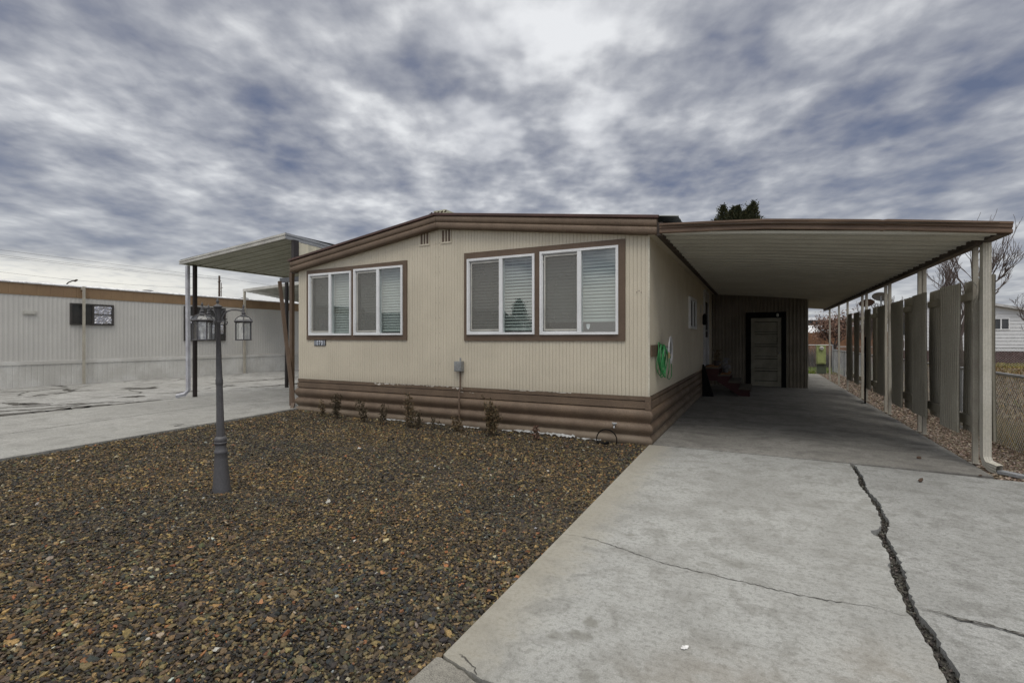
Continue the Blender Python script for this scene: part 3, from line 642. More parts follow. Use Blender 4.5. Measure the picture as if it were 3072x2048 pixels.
# gable vents
for vx0, vx1, vz0, vz1 in ((-5.075, -4.91, 2.99, 3.165), (-4.64, -4.472, 2.992, 3.178)):
    v = MB(); n = 3; p = (vx1-vx0)/n
    v.box(vx0-.02, vx1+.02, YF-.012, YF+.001, vz0-.03, vz0-.004); v.box(vx0-.015, vx0, YF-.012, YF+.001, vz0-.004, vz1); v.box(vx1, vx1+.015, YF-.012, YF+.001, vz0-.004, vz1)
    for i in range(1, n): v.box(vx0+i*p-.009, vx0+i*p+.009, YF-.011, YF+.001, vz0-.004, vz1)
    r_ = v.build('gable_vent', SIDING, H)
    MB().box(vx0, vx1, YF-.006, YF+.0005, vz0-.004, vz1).build('vent_louvre', TRIMB, r_)
# screws down the middle seam
sc_ = MB()
for z in (.75, 1.0, 1.25, 1.5, 1.75, 2.0, 2.25, 2.5, 2.75, 2.98):
    for dx in (-.045, .03): MB().lathe((-4.72+dx, YF-.004, z), [(.004, -.004), (.004, .004)], 6).build('screw', TRIMB, H)
for dx, dz in ((-.03, 0), (0, .02), (.03, -.004)): MB().lathe((-1.44+dx, YF-.004, 2.03+dz), [(.006, -.005), (.006, .005)], 6).build('screw', TRIMB, H)
# side window and side door under the carport
sw = MB(); X0 = XW; y0, y1, z0, z1 = 10.69, 11.83, 1.62, 2.29
for a in ((y0, y0+.07, z0, z1), (y1-.07, y1, z0, z1), (y0+.07, y1-.07, z0, z0+.06), (y0+.07, y1-.07, z1-.06, z1), ((y0+y1)/2-.03, (y0+y1)/2+.03, z0+.06, z1-.06)):
    sw.box(X0-.01, X0+.045, a[0], a[1], a[2], a[3])
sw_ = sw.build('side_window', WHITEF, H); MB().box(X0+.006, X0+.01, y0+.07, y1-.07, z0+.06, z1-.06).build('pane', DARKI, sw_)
dr = MB(); y0, y1 = 13.75, 14.75
dr.box(X0, X0+.05, y0-.06, y0, .64, 2.70).box(X0, X0+.05, y1, y1+.06, .64, 2.70).box(X0, X0+.048, y0, y1, 2.64, 2.70).box(X0+.004, X0+.03, y0, y1, .64, 2.64)
dr_ = dr.build('side_door', mat('door_white', (.5, .5, .52), .5), H)
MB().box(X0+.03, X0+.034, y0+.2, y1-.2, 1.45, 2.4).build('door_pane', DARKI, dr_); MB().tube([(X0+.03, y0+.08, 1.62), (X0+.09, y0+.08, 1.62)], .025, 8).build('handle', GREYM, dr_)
# porch light by the door
pl = thing('porch_light', 'small dark wall light beside the side door under the carport', 'wall light', (X0+.02, 12.95, 2.1))
MB().box(X0+.006, X0+.03, 12.9, 13.0, 2.05, 2.25).build('backplate', ALU, pl)
MB().lathe((X0+.10, 12.95, 1.75), [(.03, 0), (.05, .03), (.05, .22), (.02, .28)], 8).build('shade', BLACK, pl)
# electrical box and conduit
eb = thing('electrical_box', 'small grey junction box with conduit on the front wall', 'junction box', (-4.28, YF, .9))
MB().box(-4.352, -4.215, YF-.085, YF-.008, .885, 1.045).box(-4.345, -4.222, YF-.092, YF-.084, .895, 1.035).build('box_body', GREYM, eb)
MB().tube([(-4.262, YF-.04, 1.045), (-4.262, YF-.04, 1.10)], .014, 8).build('conduit_fitting', GREYM, eb)
MB().tube([(-4.262, YF-.04, .885), (-4.262, YF-.045, .63), (-4.262, YF-.075, .55), (-4.262, YF-.078, .02)], .014, 8).build('conduit', TRIMB, eb, smooth=True)
# house number 10701
hn = thing('house_number', 'row of dark number tiles reading 10701 below the left window', 'house number', (-7.44, YF, 1.33))
for i, chh in enumerate('10701'):
    xx = -7.592+i*.0605
    t_ = MB().box(xx+.001, xx+.0585, YF-.014, YF-.004, 1.275, 1.383).build('number_tile', NUMB, hn)
    cu = bpy.data.curves.new('digit', 'FONT'); cu.body = chh; cu.size = .120; cu.align_x = 'CENTER'; cu.extrude = .0015; cu.offset = .0035
    to = bpy.data.objects.new('tmp', cu); S.collection.objects.link(to)
    bpy.context.view_layer.update()
    me = bpy.data.meshes.new_from_object(to.evaluated_get(bpy.context.evaluated_depsgraph_get())); bpy.data.objects.remove(to)
    me.name = 'digit'; me.materials.clear(); me.materials.append(NUMW)
    d_ = bpy.data.objects.new('digit', me); S.collection.objects.link(d_); d_.parent = t_
    off = Vector((xx+.030, YF-.0165, 1.289))-parent_world(hn); d_.location = off; d_.rotation_euler = (R(90), 0, 0); d_.scale = (.8, 1, 1)
# faucet and black hose at the base
fa = thing('hose_bib', 'small chrome faucet sticking out of the brown skirting', 'faucet', (-1.75, YF-.06, .22))
MB().tube([(-1.75, YF-.03, .235), (-1.75, YF-.11, .235), (-1.75, YF-.13, .20)], .012, 8).lathe((-1.75, YF-.12, .245), [(.02, 0), (.028, .01), (.006, .02)], 8).build('spout', GALV, fa, smooth=True)
MB().tube([(-1.785, YF-.09, .262), (-1.715, YF-.09, .262)], .007, 6).build('handle', GALV, fa)
pts = [(-1.84+.14*math.cos(a)*1.0, YF-.16, .04+.14*math.sin(a)) for a in np.linspace(R(200), R(-20), 16)]
MB().tube(pts, .008, 7).tube([(-1.97, YF-.16, -.01), (-1.93, YF-.2, -.01), (-1.84, YF-.22, 0), (-1.80, YF-.2, .02)], .022, 7).build('black_hose', BLACK, smooth=True, label='short looped black hose lying against the skirting below the faucet', category='hose')
# hose hanger and green hose on the carport wall
hh = thing('hose_hanger', 'grey metal hose hanger on the side wall near the corner', 'hose hanger', (XW, 7.2, 1.25))
MB().box(XW+.006, XW+.022, 6.70, 7.30, 1.16, 1.32).build('backing_board', TRIMB, hh)
rr = []
for i, (dx, k) in enumerate(((.0, .9), (.05, .6), (.11, .5), (.135, .55), (.14, .8))):
    pass
for a in np.linspace(R(-10), R(190), 13):
    rr.append([(XW+.01+dx, 7.42+k*.14*math.cos(a), 1.20+k*.14*math.sin(a)*1.15) for dx, k in ((.0, .7), (.06, .62), (.13, .62), (.14, 1.0))])
MB().grid(rr).build('saddle', GREYM, hh, smooth=True)
rr = []
for a in np.linspace(0, 2*math.pi, 25):
    rr.append([(XW+.145+dx, 7.44+k*math.cos(a)*.17, 1.24+k*math.sin(a)*.20) for dx, k in ((.0, .62), (.006, .7), (.012, 1.0), (0, 1.02))])
MB().grid(rr).build('face_plate', REELW, hh, smooth=True)
gh = MB(); rr_ = random.Random(5)
for i in range(8):
    cy, cz = 7.18+rr_.uniform(-.05, .05), 1.10+rr_.uniform(-.02, .03); ry, rz = .14+rr_.uniform(-.035, .05), .195+rr_.uniform(-.03, .045); ox = XW+.035+i*.011
    gh.tube([(ox+.012*math.sin(3*a+i), cy+ry*math.cos(a), cz+rz*math.sin(a)) for a in np.linspace(0, 2*math.pi, 26)], .0068, 7, False)
gh.tube([(XW+.09, 7.2, 1.30), (XW+.16, 7.25, 1.15), (XW+.15, 7.28, .95), (XW+.10, 7.45, .83), (XW+.09, 7.7, .79), (XW+.08, 7.95, .82), (XW+.07, 8.05, .95), (XW+.07, 7.95, 1.1), (XW+.07, 7.7, 1.2)], .0068, 7)
gh.build('garden_hose', GREENH, smooth=True, label='coiled bright green garden hose hanging on the side wall', category='garden hose')
MB().tube([(XW+.165, 7.17, 1.215), (XW+.165, 7.18, 1.13)], .012, 8).build('hose_coupling', BRASS, bpy.data.objects['garden_hose'])

# ------------------------------------------------------------------ carport
CP = thing('carport', 'carport with white ribbed metal ceiling, brown front fascia and tan steel posts', 'carport', (.5, 6.6, 0))
def cz(x): return 2.790-.101*(x+1.15)
rb = ribs(6.52, 20.75, .30, -.030, 'trap'); rb2 = []
# two ribs per pan : a deep joint and a shallow stiffener
p_ = .30; y = 6.52; line = [(y, 0)]
while y < 20.6:
    line += [(y+.02, 0), (y+.03, -.028), (y+.045, -.028), (y+.055, 0), (y+.165, 0), (y+.175, -.014), (y+.20, -.014), (y+.21, 0)]; y += p_
line.append((20.75, 0))
mb = MB(); xs = [-1.12, 0.05, 2.12]
zc = {-1.12: cz(-1.12), .05: cz(.05)+.022, 2.12: cz(2.12)+.012}
mb.grid([[(x, yy, zc[x]+o) for x in xs] for yy, o in line]); mb.build('ceiling_panel', CEIL, CP)
mb = MB(); mb.grid([[(x, yy, zc[x]+.075) for x in xs] for yy in (6.46, 20.8)]); mb.build('roof_sheet', ROOFM, CP)
cf = [(.05, 0), (.0, 0), (-.004, .008), (-.004, .038), (.012, .044), (.012, .056), (-.004, .062), (-.006, .092), (-.018, .098), (-.018, .120), (.04, .122)]
pth = [(-1.155, 2.772), (.073, 2.699), (1.08, 2.578), (1.12, 2.570), (2.235, 2.440)]
pth = [(-1.150, 2.772), (-.5, 2.738), (.073, 2.701), (.6, 2.642), (1.15, 2.577), (1.19, 2.568), (1.23, 2.571), (2.225, 2.441)]
mb = MB(); mb.grid([[(x, 6.50+dy, z+dz*(1-.07*(x+1.15)/3.4)) for dy, dz in cf] for x, z in pth])
mb.add([(2.225, 6.50+dy, 2.441+dz*.93) for dy, dz in cf]+[(2.225, 6.55, 2.441+.113)], [tuple(range(len(cf)+1))])
mb.build('front_fascia', CPF, CP)
# side gutter/beam on the post line
MB().box(2.12, 2.225, 6.545, 20.8, 2.437, 2.555).build('eave_gutter', CPB, CP)
MB().box(2.06, 2.118, 6.9, 20.7, 2.405, 2.475).build('beam', CPB, CP)
# scalloped pan ends at the gutter
def cpost(y, w_=.040, x=2.17, dy=0):
    return MB().box(x-.02, x+.028, y-w_/2, y+w_/2, .003, 2.436).box(x-.045, x+.04, y-w_/2-.02, y+w_/2+.02, .0025, .010)
for y in (7.27, 9.17, 9.40, 11.30, 11.62, 13.5, 14.0, 16.15, 17.78, 19.94):
    cpost(y).build('post', POST, CP)
# corner downspout, ribbed, with elbow
def rectsweep(mb, pts, w_, d_, n=3, rib_=.004):
    prof = []
    for sx, sy, ax in ((-1, -1, 0), (1, -1, 1), (1, 1, 0), (-1, 1, 1)):
        for i in range(n*2):
            t = i/(n*2); o = rib_ if i % 2 else 0
            if ax == 0: prof.append((sx*w_/2*(1-2*t), sy*(d_/2-o)))
            else: prof.append((sx*(w_/2-o), sy*d_/2*(1-2*t)))
    prof = [(a, b) for a, b in prof]; n_ = len(prof); vs = []
    prev = None
    for i, p in enumerate(pts):
        p = Vector(p); t = (Vector(pts[min(i+1, len(pts)-1)])-Vector(pts[max(0, i-1)])).normalized()
        x = Vector((1, 0, 0)) if abs(t.x) < .9 else Vector((0, 0, 1)); x = (x-t*x.dot(t)).normalized(); y = t.cross(x)
        vs += [p+x*a+y*b for a, b in prof]
    fs = [(i*n_+k, i*n_+(k+1) % n_, (i+1)*n_+(k+1) % n_, (i+1)*n_+k) for i in range(len(pts)-1) for k in range(n_)]
    mb.add(vs, fs+[tuple(range(n_))]); return mb
rectsweep(MB(), [(2.185, 7.02, 2.44), (2.185, 7.02, .14), (2.195, 6.995, .07), (2.215, 6.95, .045), (2.25, 6.88, .03)], .07, .095).build('downspout', SPOUT, CP)
MB().bar((2.25, 6.88, .012), (2.62, 6.55, .0), .09, .03).build('splash_pipe', GALV, CP)
pts = [(2.12, 7.2+.18*math.cos(a)-.02*math.sin(2*a), 1.93+.11*math.sin(a)) for a in np.linspace(R(20), R(250), 14)]
MB().tube(pts+[(2.13, 7.2, 1.75), (2.13, 7.18, 1.7)], .007, 6).build('cable_loop', POST, CP, smooth=True)
# ------------------------------------------------------------------ privacy screen of ribbed boards
PS = thing('privacy_screen', 'row of staggered olive ribbed boards on rails between carport posts', 'fence', (2.25, 12, 0))
BD = [(6.99, 7.885, .30, 2.09, 1), (7.55, 8.232, .293, 2.06, 0), (8.45, 9.223, .30, 2.09, 1), (8.82, 9.54, .28, 2.065, 0), (9.95, 10.614, .23, 2.09, 1), (10.12, 10.86, .26, 2.045, 0), (12.79, 13.24, .25, 2.09, 1), (11.43, 12.03, .32, 2.045, 0), (12.73, 13.34, .32, 2.045, 0), (14.07, 14.71, .32, 2.05, 0), (15.02, 15.76, .32, 2.055, 0)]
for y0, y1, z0, z1, back in BD:
    X = 2.255 if back else 2.120
    y0_, y1_ = (y0, y1); rr = ribs(y0_, y1_, .075, .015, 'corr')
    sg = -1
    tl = rs.uniform(-.012, .012)
    mb = MB(); n = len(rr)
    vs = []; 
    bow = rs.uniform(0, .012)
    def row(z, off): return [(X+sg*o+off+bow*math.sin((z-z0)*2.2+yy*3), yy, z) for yy, o in rr]
    mb.grid([row(z, 0) for z in (z0, z0+.35, z0+.9, z1-.3)]+[[(x, yy, z1+tl*(yy-y0)/(y1-y0)*2+(.006 if rs.random() < .2 else 0)) for (x, yy, z) in row(z1, 0)]])
    mb.grid([row(z, .006) for z in (z0, z0+.35, z0+.9, z1-.3, z1)])
    mb.build('board', SCREENP, PS)
for z0, z1 in ((1.855, 1.94), (.385, .50)):
    MB().box(2.205, 2.24, 7.08, 9.14, z0, z1).box(2.205, 2.24, 9.44, 11.26, z0, z1).box(2.205, 2.24, 11.66, 13.46, z0, z1).box(2.205, 2.24, 14.04, 16.7, z0, z1).build('rail', SCREENP, PS)
# dark iron stake leaning by the screen
MB().tube([(2.06, 12.95, .0), (2.07, 13.0, 1.45)], .018, 6).tube([(2.06, 12.95, 0), (1.98, 12.9, 0)], .012, 6).build('iron_stake', BLACK, smooth=True, label='thin black pole standing against the privacy screen', category='pole')

# ------------------------------------------------------------------ shed at the back of the carport
SH = thing('storage_shed', 'brown corrugated metal shed closing the back of the carport', 'shed', (0, 16.2, 0))
mb = MB(); rr = [(x, o) for x, o in ribs(-1.30, 1.236, .095, .036, 'corr')]
for (x0, o0), (x1, o1) in zip(rr[:-1], rr[1:]):
    xm = (x0+x1)/2; zb = 2.17 if -.35 < xm < .70 else .002
    mb.add([(x0, 16.2-o0, zb), (x1, 16.2-o1, zb), (x1, 16.2-o1, cz(x1)+.02), (x0, 16.2-o0, cz(x0)+.02)], [(0, 1, 2, 3)])
mb.box(1.226, 1.238, 16.19, 22.8, .002, 2.56)
mb.build('wall', SHEDM, SH)
MB().box(-1.3, 1.25, 16.165, 16.18, 0, 0).box(1.225, 1.25, 16.168, 16.19, .002, 2.56).build('corner_angle', POST, SH)
fr = MB().box(-.352, -.212, 16.15, 16.22, .002, 2.19).box(.578, .702, 16.15, 16.22, .002, 2.19).box(-.212, .578, 16.152, 16.22, 2.02, 2.19); fr.build('door_frame', BLACK, SH)
d = MB().box(-.212, .578, 16.222, 16.25, .02, 2.02); dz = (2.02-.02-.12)/5.6
for a in ((-.212, -.12), (.486, .578)): d.box(a[0], a[1], 16.166, 16.222, .02, 2.02)
z = .02
hs = [.16, .075, .075, .075, .075, .12]; ph = (2.0-sum(hs))/5
for i, h in enumerate(hs): d.box(-.12, .486, 16.168, 16.222, z, z+h); z += h+ph
z = .02+.16
for i in range(5):
    d.box(-.075, .441, 16.205, 16.222, z+.045, z+ph-.045); z += ph+.075
dd_ = d.build('door', DOORP, SH)
dm = MB(); z = .18  # black strips that paint the shade lines along the panel edges
for i in range(5):
    dm.box(-.118, .484, 16.160, 16.169, z+ph-.004, z+ph+.010).box(-.118, .484, 16.160, 16.169, z-.010, z+.002); z += ph+.075
dm.build('door_shade_lines', BLACK, dd_); MB().lathe((.53, 16.16, 1.0), [(.012, -.02), (.028, -.01), (.028, .012), (.01, .025)], 8).build('knob', GREYM, dd_)
MB().lathe((.48, 16.12, 2.10), [(.02, -.05), (.035, -.02), (.03, .03), (.012, .05)], 8).build('bulb', METERG, SH)
# ------------------------------------------------------------------ porch steps
ST = thing('porch_steps', 'red wooden porch steps leading up to the side door', 'steps', (-.8, 13.4, 0))
stp = [(-1.28, .66), (-.90, .66), (-.90, .48), (-.66, .48), (-.66, .32), (-.43, .32), (-.43, .16), (-.20, .16), (-.20, .0), (-.42, .0), (-.95, .36), (-1.28, .36)]
for yy in (13.22, 14.56):
    n = len(stp); m_ = MB(); m_.add([(x, yy, z) for x, z in stp]+[(x, yy+.04, z) for x, z in stp], [tuple(range(n)), tuple(range(2*n-1, n-1, -1))]+[(i, (i+1) % n, n+(i+1) % n, n+i) for i in range(n)])
    m_.build('stringer', REDW, ST)
for x0, x1, z in ((-1.28, -.88, .662), (-.92, -.64, .482), (-.68, -.41, .322), (-.45, -.17, .162)): MB().box(x0, x1, 13.20, 14.62, z, z+.035).build('tread', TREAD, ST)
MB().box(-1.2, -.92, 13.3, 14.4, .699, .712).build('doormat', MATO, label='orange-brown mat on the porch landing', category='doormat')
MB().box(-.86, -.66, 13.3, 14.4, .519, .532).build('doormat', MATO, label='orange-brown mat on the upper porch step', category='doormat')
# black board leaning at the near side of the steps
lb = MB(); pr = [(-1.24, 0), (-.98, 0), (-1.20, .78), (-1.24, .78)]; lb.add([(x, 12.78, z) for x, z in pr]+[(x, 12.83, z) for x, z in pr], [(0, 1, 2, 3), (7, 6, 5, 4), (0, 4, 5, 1), (1, 5, 6, 2), (2, 6, 7, 3), (3, 7, 4, 0)])
lb.build('leaning_board', BLACK, label='black tapered board standing beside the porch steps', category='board')
def pot(x, y, z, s, label, foliage, fm):
    p = thing('potted_plant', label, 'potted plant', (x, y, z))
    MB().lathe((x, y, z), [(.05*s, 0), (.07*s, .1*s), (.075*s, .11*s), (.06*s, .11*s)], 12).build('pot', mat('pot_%s' % label[:5], foliage, .7), p)
    m = MB()
    for i in range(70):
        a = rs.uniform(0, 6.28); r = rs.uniform(0, .11)*s; h = rs.uniform(.1, .34)*s; c = Vector((x+r*math.cos(a), y+r*math.sin(a), z+h)); u = Vector((rs.gauss(0, 1), rs.gauss(0, 1), rs.gauss(0, 1))).normalized()*.03*s; v = u.orthogonal().normalized()*.018*s
        m.add([c-u, c+v, c+u, c-v], [(0, 1, 2, 3)])
    m.build('foliage', fm, p)
pot(-.98, 13.7, .712, 1.2, 'dark leafy plant in a pot on the porch landing', (.05, .04, .04), LEAFG)
pot(-.78, 13.9, .532, 1.1, 'dark pot with pale flowers on the upper porch step', (.12, .12, .12), mat('pale_petal', (.2, .2, .22), .8))

# ------------------------------------------------------------------ side awning on the left
AW = thing('side_awning', 'olive ribbed metal awning with cream fascia over the side driveway', 'awning', (-10, 6.8, 0))
def az_(x): return 3.115+(x+11.7)*(3.375-3.115)/(11.7-8.23)
y = 6.53; line = [(y, 0)]
while y < 9.7: line += [(y+.02, 0), (y+.032, .04), (y+.085, .04), (y+.097, 0), (y+.19, 0), (y+.2, .012), (y+.225, .012), (y+.235, 0)]; y += .28
mb = MB(); mb.grid([[(x, yy, az_(x)+o) for x in (-11.66, -8.26)] for yy, o in line]); mb.build('ceiling_panel', AWPAN, AW)
mb = MB(); mb.grid([[(x, yy, az_(x)+.088-(.008*(yy-6.5) if x > -9 else 0)) for x in (-11.76, -8.22)] for yy in (6.5, 9.9)]); mb.build('roof_sheet', ROOFM, AW)
ff = [(.04, 0), (0, 0), (-.004, .03), (.012, .04), (.012, .05), (-.006, .058), (-.006, .088), (.04, .09)]
mb = MB(); mb.grid([[(x, 6.50+dy, az_(x)-.012+dz*k) for dy, dz in ff] for x, k in ((-11.78, 1), (-8.23, 1.25))]); mb.build('front_fascia', AWWH, AW)
mb = MB(); mb.grid([[(-8.225-dx, yy, 3.375-.018+dz*1.3-(yy-6.5)*.045) for dx, dz in [(a, b) for a, b in ff]] for yy in (6.49, 9.9)]); mb.build('side_fascia', mat('awning_side', (.40, .41, .43), .4, metal=.3), AW)
MB().box(-11.78, -11.69, 6.55, 9.9, 3.10, 3.16).build('eave_trim', AWPAN, AW)
mb = MB()
for yy, o in ribs(6.72, 9.8, .20, .02, 'trap'): pass
rr = ribs(6.75, 9.8, .20, .02, 'trap'); mb.grid([[(-8.20+o, yy, 2.7), (-8.20+o, yy, 3.34-(yy-6.5)*.045)] for yy, o in rr]); mb.build('infill_panel', CREAMP, AW)
MB().box(-8.22, -8.15, 6.62, 6.74, 2.7, 3.35).build('corner_post', DKPOST, AW)
for y in (6.80, 9.27): MB().box(-11.73, -11.66, y-.035, y+.035, .06, 3.11).build('post', DKPOST, AW)
rectsweep(MB(), [(-11.84, 6.72, 3.10), (-11.80, 6.70, 2.6), (-11.78, 6.70, .22), (-11.82, 6.66, .14), (-11.98, 6.55, .09)], .09, .06).build('downspout', mat('spout_white', (.46, .47, .50), .4, (.36, .36, .39), vs=6), AW)
# brown supports by the house corner
BP = thing('brown_support', 'brown post and leaning brown pipe at the left corner of the house', 'post', (-8.2, 6.75, .06))
MB().box(-8.44, -8.37, 6.75, 6.82, .06, 2.74).build('post', TRIMB, BP)
MB().bar((-8.92, 6.9, 2.60), (-8.16, 6.62, .12), .065, .05).bar((-8.16, 6.62, .14), (-8.10, 6.53, .02), .06, .05).build('leaning_pipe', TRIMB, BP)
MB().box(-9.05, -8.05, 7.0, 7.09, 2.60, 2.69).build('gutter_end', mat('gutter_grey', (.16, .165, .18), .5), BP)

# ------------------------------------------------------------------ neighbour mobile home
TX = -18.4
NB = thing('mobile_home', 'long single-wide white ribbed trailer with a tan band under its flat roof', 'mobile home', (TX, 10, .045))
rr = ribs(-6, 34, .105, .0045, 'corr')
def q3(z0, z1, r, x=TX): return MB().grid([[(x+o, yy, z0), (x+o, yy, z1)] for yy, o in r])
q3(.775, 2.655, rr).build('wall', TRW, NB)
q3(2.655, 2.965, ribs(-6, 34, .30, .006, 'groove', .03), TX+.014).box(TX, TX+.018, -6, 34, 2.642, 2.66).build('roof_band', TRB, NB)
MB().box(TX+.0, TX+.032, -6, 34, .675, .770).build('belt_rail', TRW2, NB)
q3(.045, .675, ribs(-6, 34, .13, .007, 'groove', .03), TX+.012).build('skirting', TRW2, NB)
mb = MB(); mb.grid([[(TX+.04, yy, 2.965+.006*rs.random()), (TX+.045, yy, 2.99+.012*rs.random()), (TX-.02, yy, 3.02+.015*rs.random()), (TX-2, yy, 3.12), (TX-4, yy, 3.0)] for yy in np.arange(-6, 34, .35)]); mb.build('roof', TRROOF, NB)
for ye in (-6, 34): MB().add([(TX, ye, .05), (TX-4, ye, .05), (TX-4, ye, 3), (TX, ye, 3)], [(0, 1, 2, 3)]).build('end_wall', TRW, NB)
def foil(y0, y1, z0, z1, seed):
    r = random.Random(seed); n, m = 14, 10; rows = []
    for j in range(m+1):
        rows.append([(TX+.035+.018*mnoise.noise(Vector((i*.9+seed, j*.55+.3*i, 0))), y0+(y1-y0)*i/n, z0+(z1-z0)*j/m) for i in range(n+1)])
    return MB().grid(rows)
def twin(y0, y1, z0, z1, foils, mull):
    f = MB(); t = .045
    f.box(TX, TX+.06, y0, y0+t, z0, z1).box(TX, TX+.06, y1-t, y1, z0, z1).box(TX, TX+.058, y0+t, y1-t, z0, z0+t).box(TX, TX+.058, y0+t, y1-t, z1-t, z1)
    for a in mull: f.box(TX, TX+.055, *a)
    r_ = f.build('window', BRZ, NB)
    MB().box(TX+.02, TX+.024, y0+t, y1-t, z0+t, z1-t).build('pane', mat('dark_pane', (.05, .05, .05), .15, bump=0), r_)
    for i, a in enumerate(foils): foil(*a, i*3+int(y0)).build('foil_sheet', FOIL, r_)
twin(7.06, 8.16, 1.83, 2.48, [(7.66, 8.11, 2.165, 2.43), (7.66, 8.11, 1.88, 2.145)], [(7.60, 7.65, 1.87, 2.44), (7.65, 8.12, 2.145, 2.168)])
twin(10.3, 11.82, 1.335, 2.585, [(10.35, 11.0, 1.98, 2.25), (11.1, 11.75, 1.6, 2.1)], [(11.02, 11.07, 1.38, 2.54), (10.34, 11.78, 1.94, 1.965)])
MB().box(TX, TX+.05, 6.02, 6.30, 2.10, 2.20).box(TX+.05, TX+.056, 6.05, 6.27, 2.115, 2.185).build('vent_cover', ALU, NB)
for y in (9.0, 12.6): MB().lathe((TX-.7, y+.5, 3.02), [(.10, 0), (.10, .02), (.17, .03), (.17, .07), (.12, .09)], 12).build('roof_vent', DARKI, NB)
for y, z1 in ((7.35, 2.99),):
    MB().box(TX+.12, TX+.17, y-.03, y+.03, .045, z1).box(TX+.0, TX+.10, y-.03, y+.03, z1-.1, z1-.03).build('awning_post', POST, label='pale leftover awning post standing in front of the white trailer', category='post')
# far awning attached to the trailer
FA = thing('far_awning', 'distant pale metal awning with a single post beside the white trailer', 'awning', (-18.2, 12.6, .045))
P0 = [(-18.3, 12.55, 3.29), (-9.3, 12.55, 3.62), (-9.3, 15.5, 3.33), (-18.3, 15.5, 3.00)]
mb = MB(); line = ribs(0, 1, .09, .012, 'trap'); mb.grid([[tuple(Vector(P0[0]).lerp(Vector(P0[3]), t)+Vector((0, 0, o*2))), tuple(Vector(P0[1]).lerp(Vector(P0[2]), t)+Vector((0, 0, o*2)))] for t, o in line]); mb.build('roof_panel', mat('far_awning_pan', (.40, .41, .36), .5), FA)
MB().bar((-18.35, 12.53, 3.34), (-9.3, 12.53, 3.67), .03, .10).build('front_fascia', AWWH, FA)
MB().box(-18.33, -18.26, 12.52, 12.59, .045, 3.30).build('post', POST, FA)

# ------------------------------------------------------------------ lamp post
LX, LY = -4.50, 2.86
LP = thing('lamp_post', 'dark grey three-lantern lamp post standing in the gravel', 'lamp post', (LX, LY, -.03))
tv = Vector((-math.cos(TH)*.022, -math.sin(TH)*.022, 1))      # slight lean
def lp(z): return Vector((LX, LY, 0))+tv*z
def llathe(prof, n=16):
    mb = MB(); vs = []
    for r, z in prof:
        c = lp(z)
        for k in range(n): a = 2*math.pi*k/n; vs.append(c+Vector((.87*r*math.cos(a), .87*r*math.sin(a), 0)))
    mb.add(vs, [(i*n+k, i*n+(k+1) % n, (i+1)*n+(k+1) % n, (i+1)*n+k) for i in range(len(prof)-1) for k in range(n)]+[tuple(range(n)), tuple((len(prof)-1)*n+k for k in range(n))]); return mb
llathe([(.090, -.03), (.088, .0), (.084, .03), (.078, .10), (.070, .19), (.063, .28), (.061, .325), (.066, .335), (.067, .35), (.060, .362), (.053, .38), (.053, .41), (.061, .418), (.063, .432), (.056, .438), (.060, .448), (.062, .468), (.052, .482), (.042, .49)], 24).build('base', LAMPM, LP, smooth=True)
def fluted(prof, nf=12):
    mb = MB(); n = nf*2; vs = []
    for r, z in prof:
        c = lp(z)
        for k in range(n): a = 2*math.pi*k/n; q_ = .87*r*(1 if k % 2 else .95); vs.append(c+Vector((q_*math.cos(a), q_*math.sin(a), 0)))
    mb.add(vs, [(i*n+k, i*n+(k+1) % n, (i+1)*n+(k+1) % n, (i+1)*n+k) for i in range(len(prof)-1) for k in range(n)]); return mb
fluted([(.041, .485), (.036, .75), (.032, .96), (.0325, 1.00)]).build('shaft', LAMPM, LP)
llathe([(.033, .97), (.036, .98), (.036, 1.02), (.032, 1.03), (.032, 1.05), (.030, 1.06), (.0215, 1.545), (.026, 1.55), (.028, 1.565), (.024, 1.575), (.026, 1.58), (.028, 1.60), (.028, 1.685), (.032, 1.69), (.044, 1.70), (.044, 1.708), (.02, 1.722), (.008, 1.732), (.014, 1.745), (.016, 1.755), (.010, 1.768), (.002, 1.785)], 20).build('upper_pole', LAMPM, LP, smooth=True)
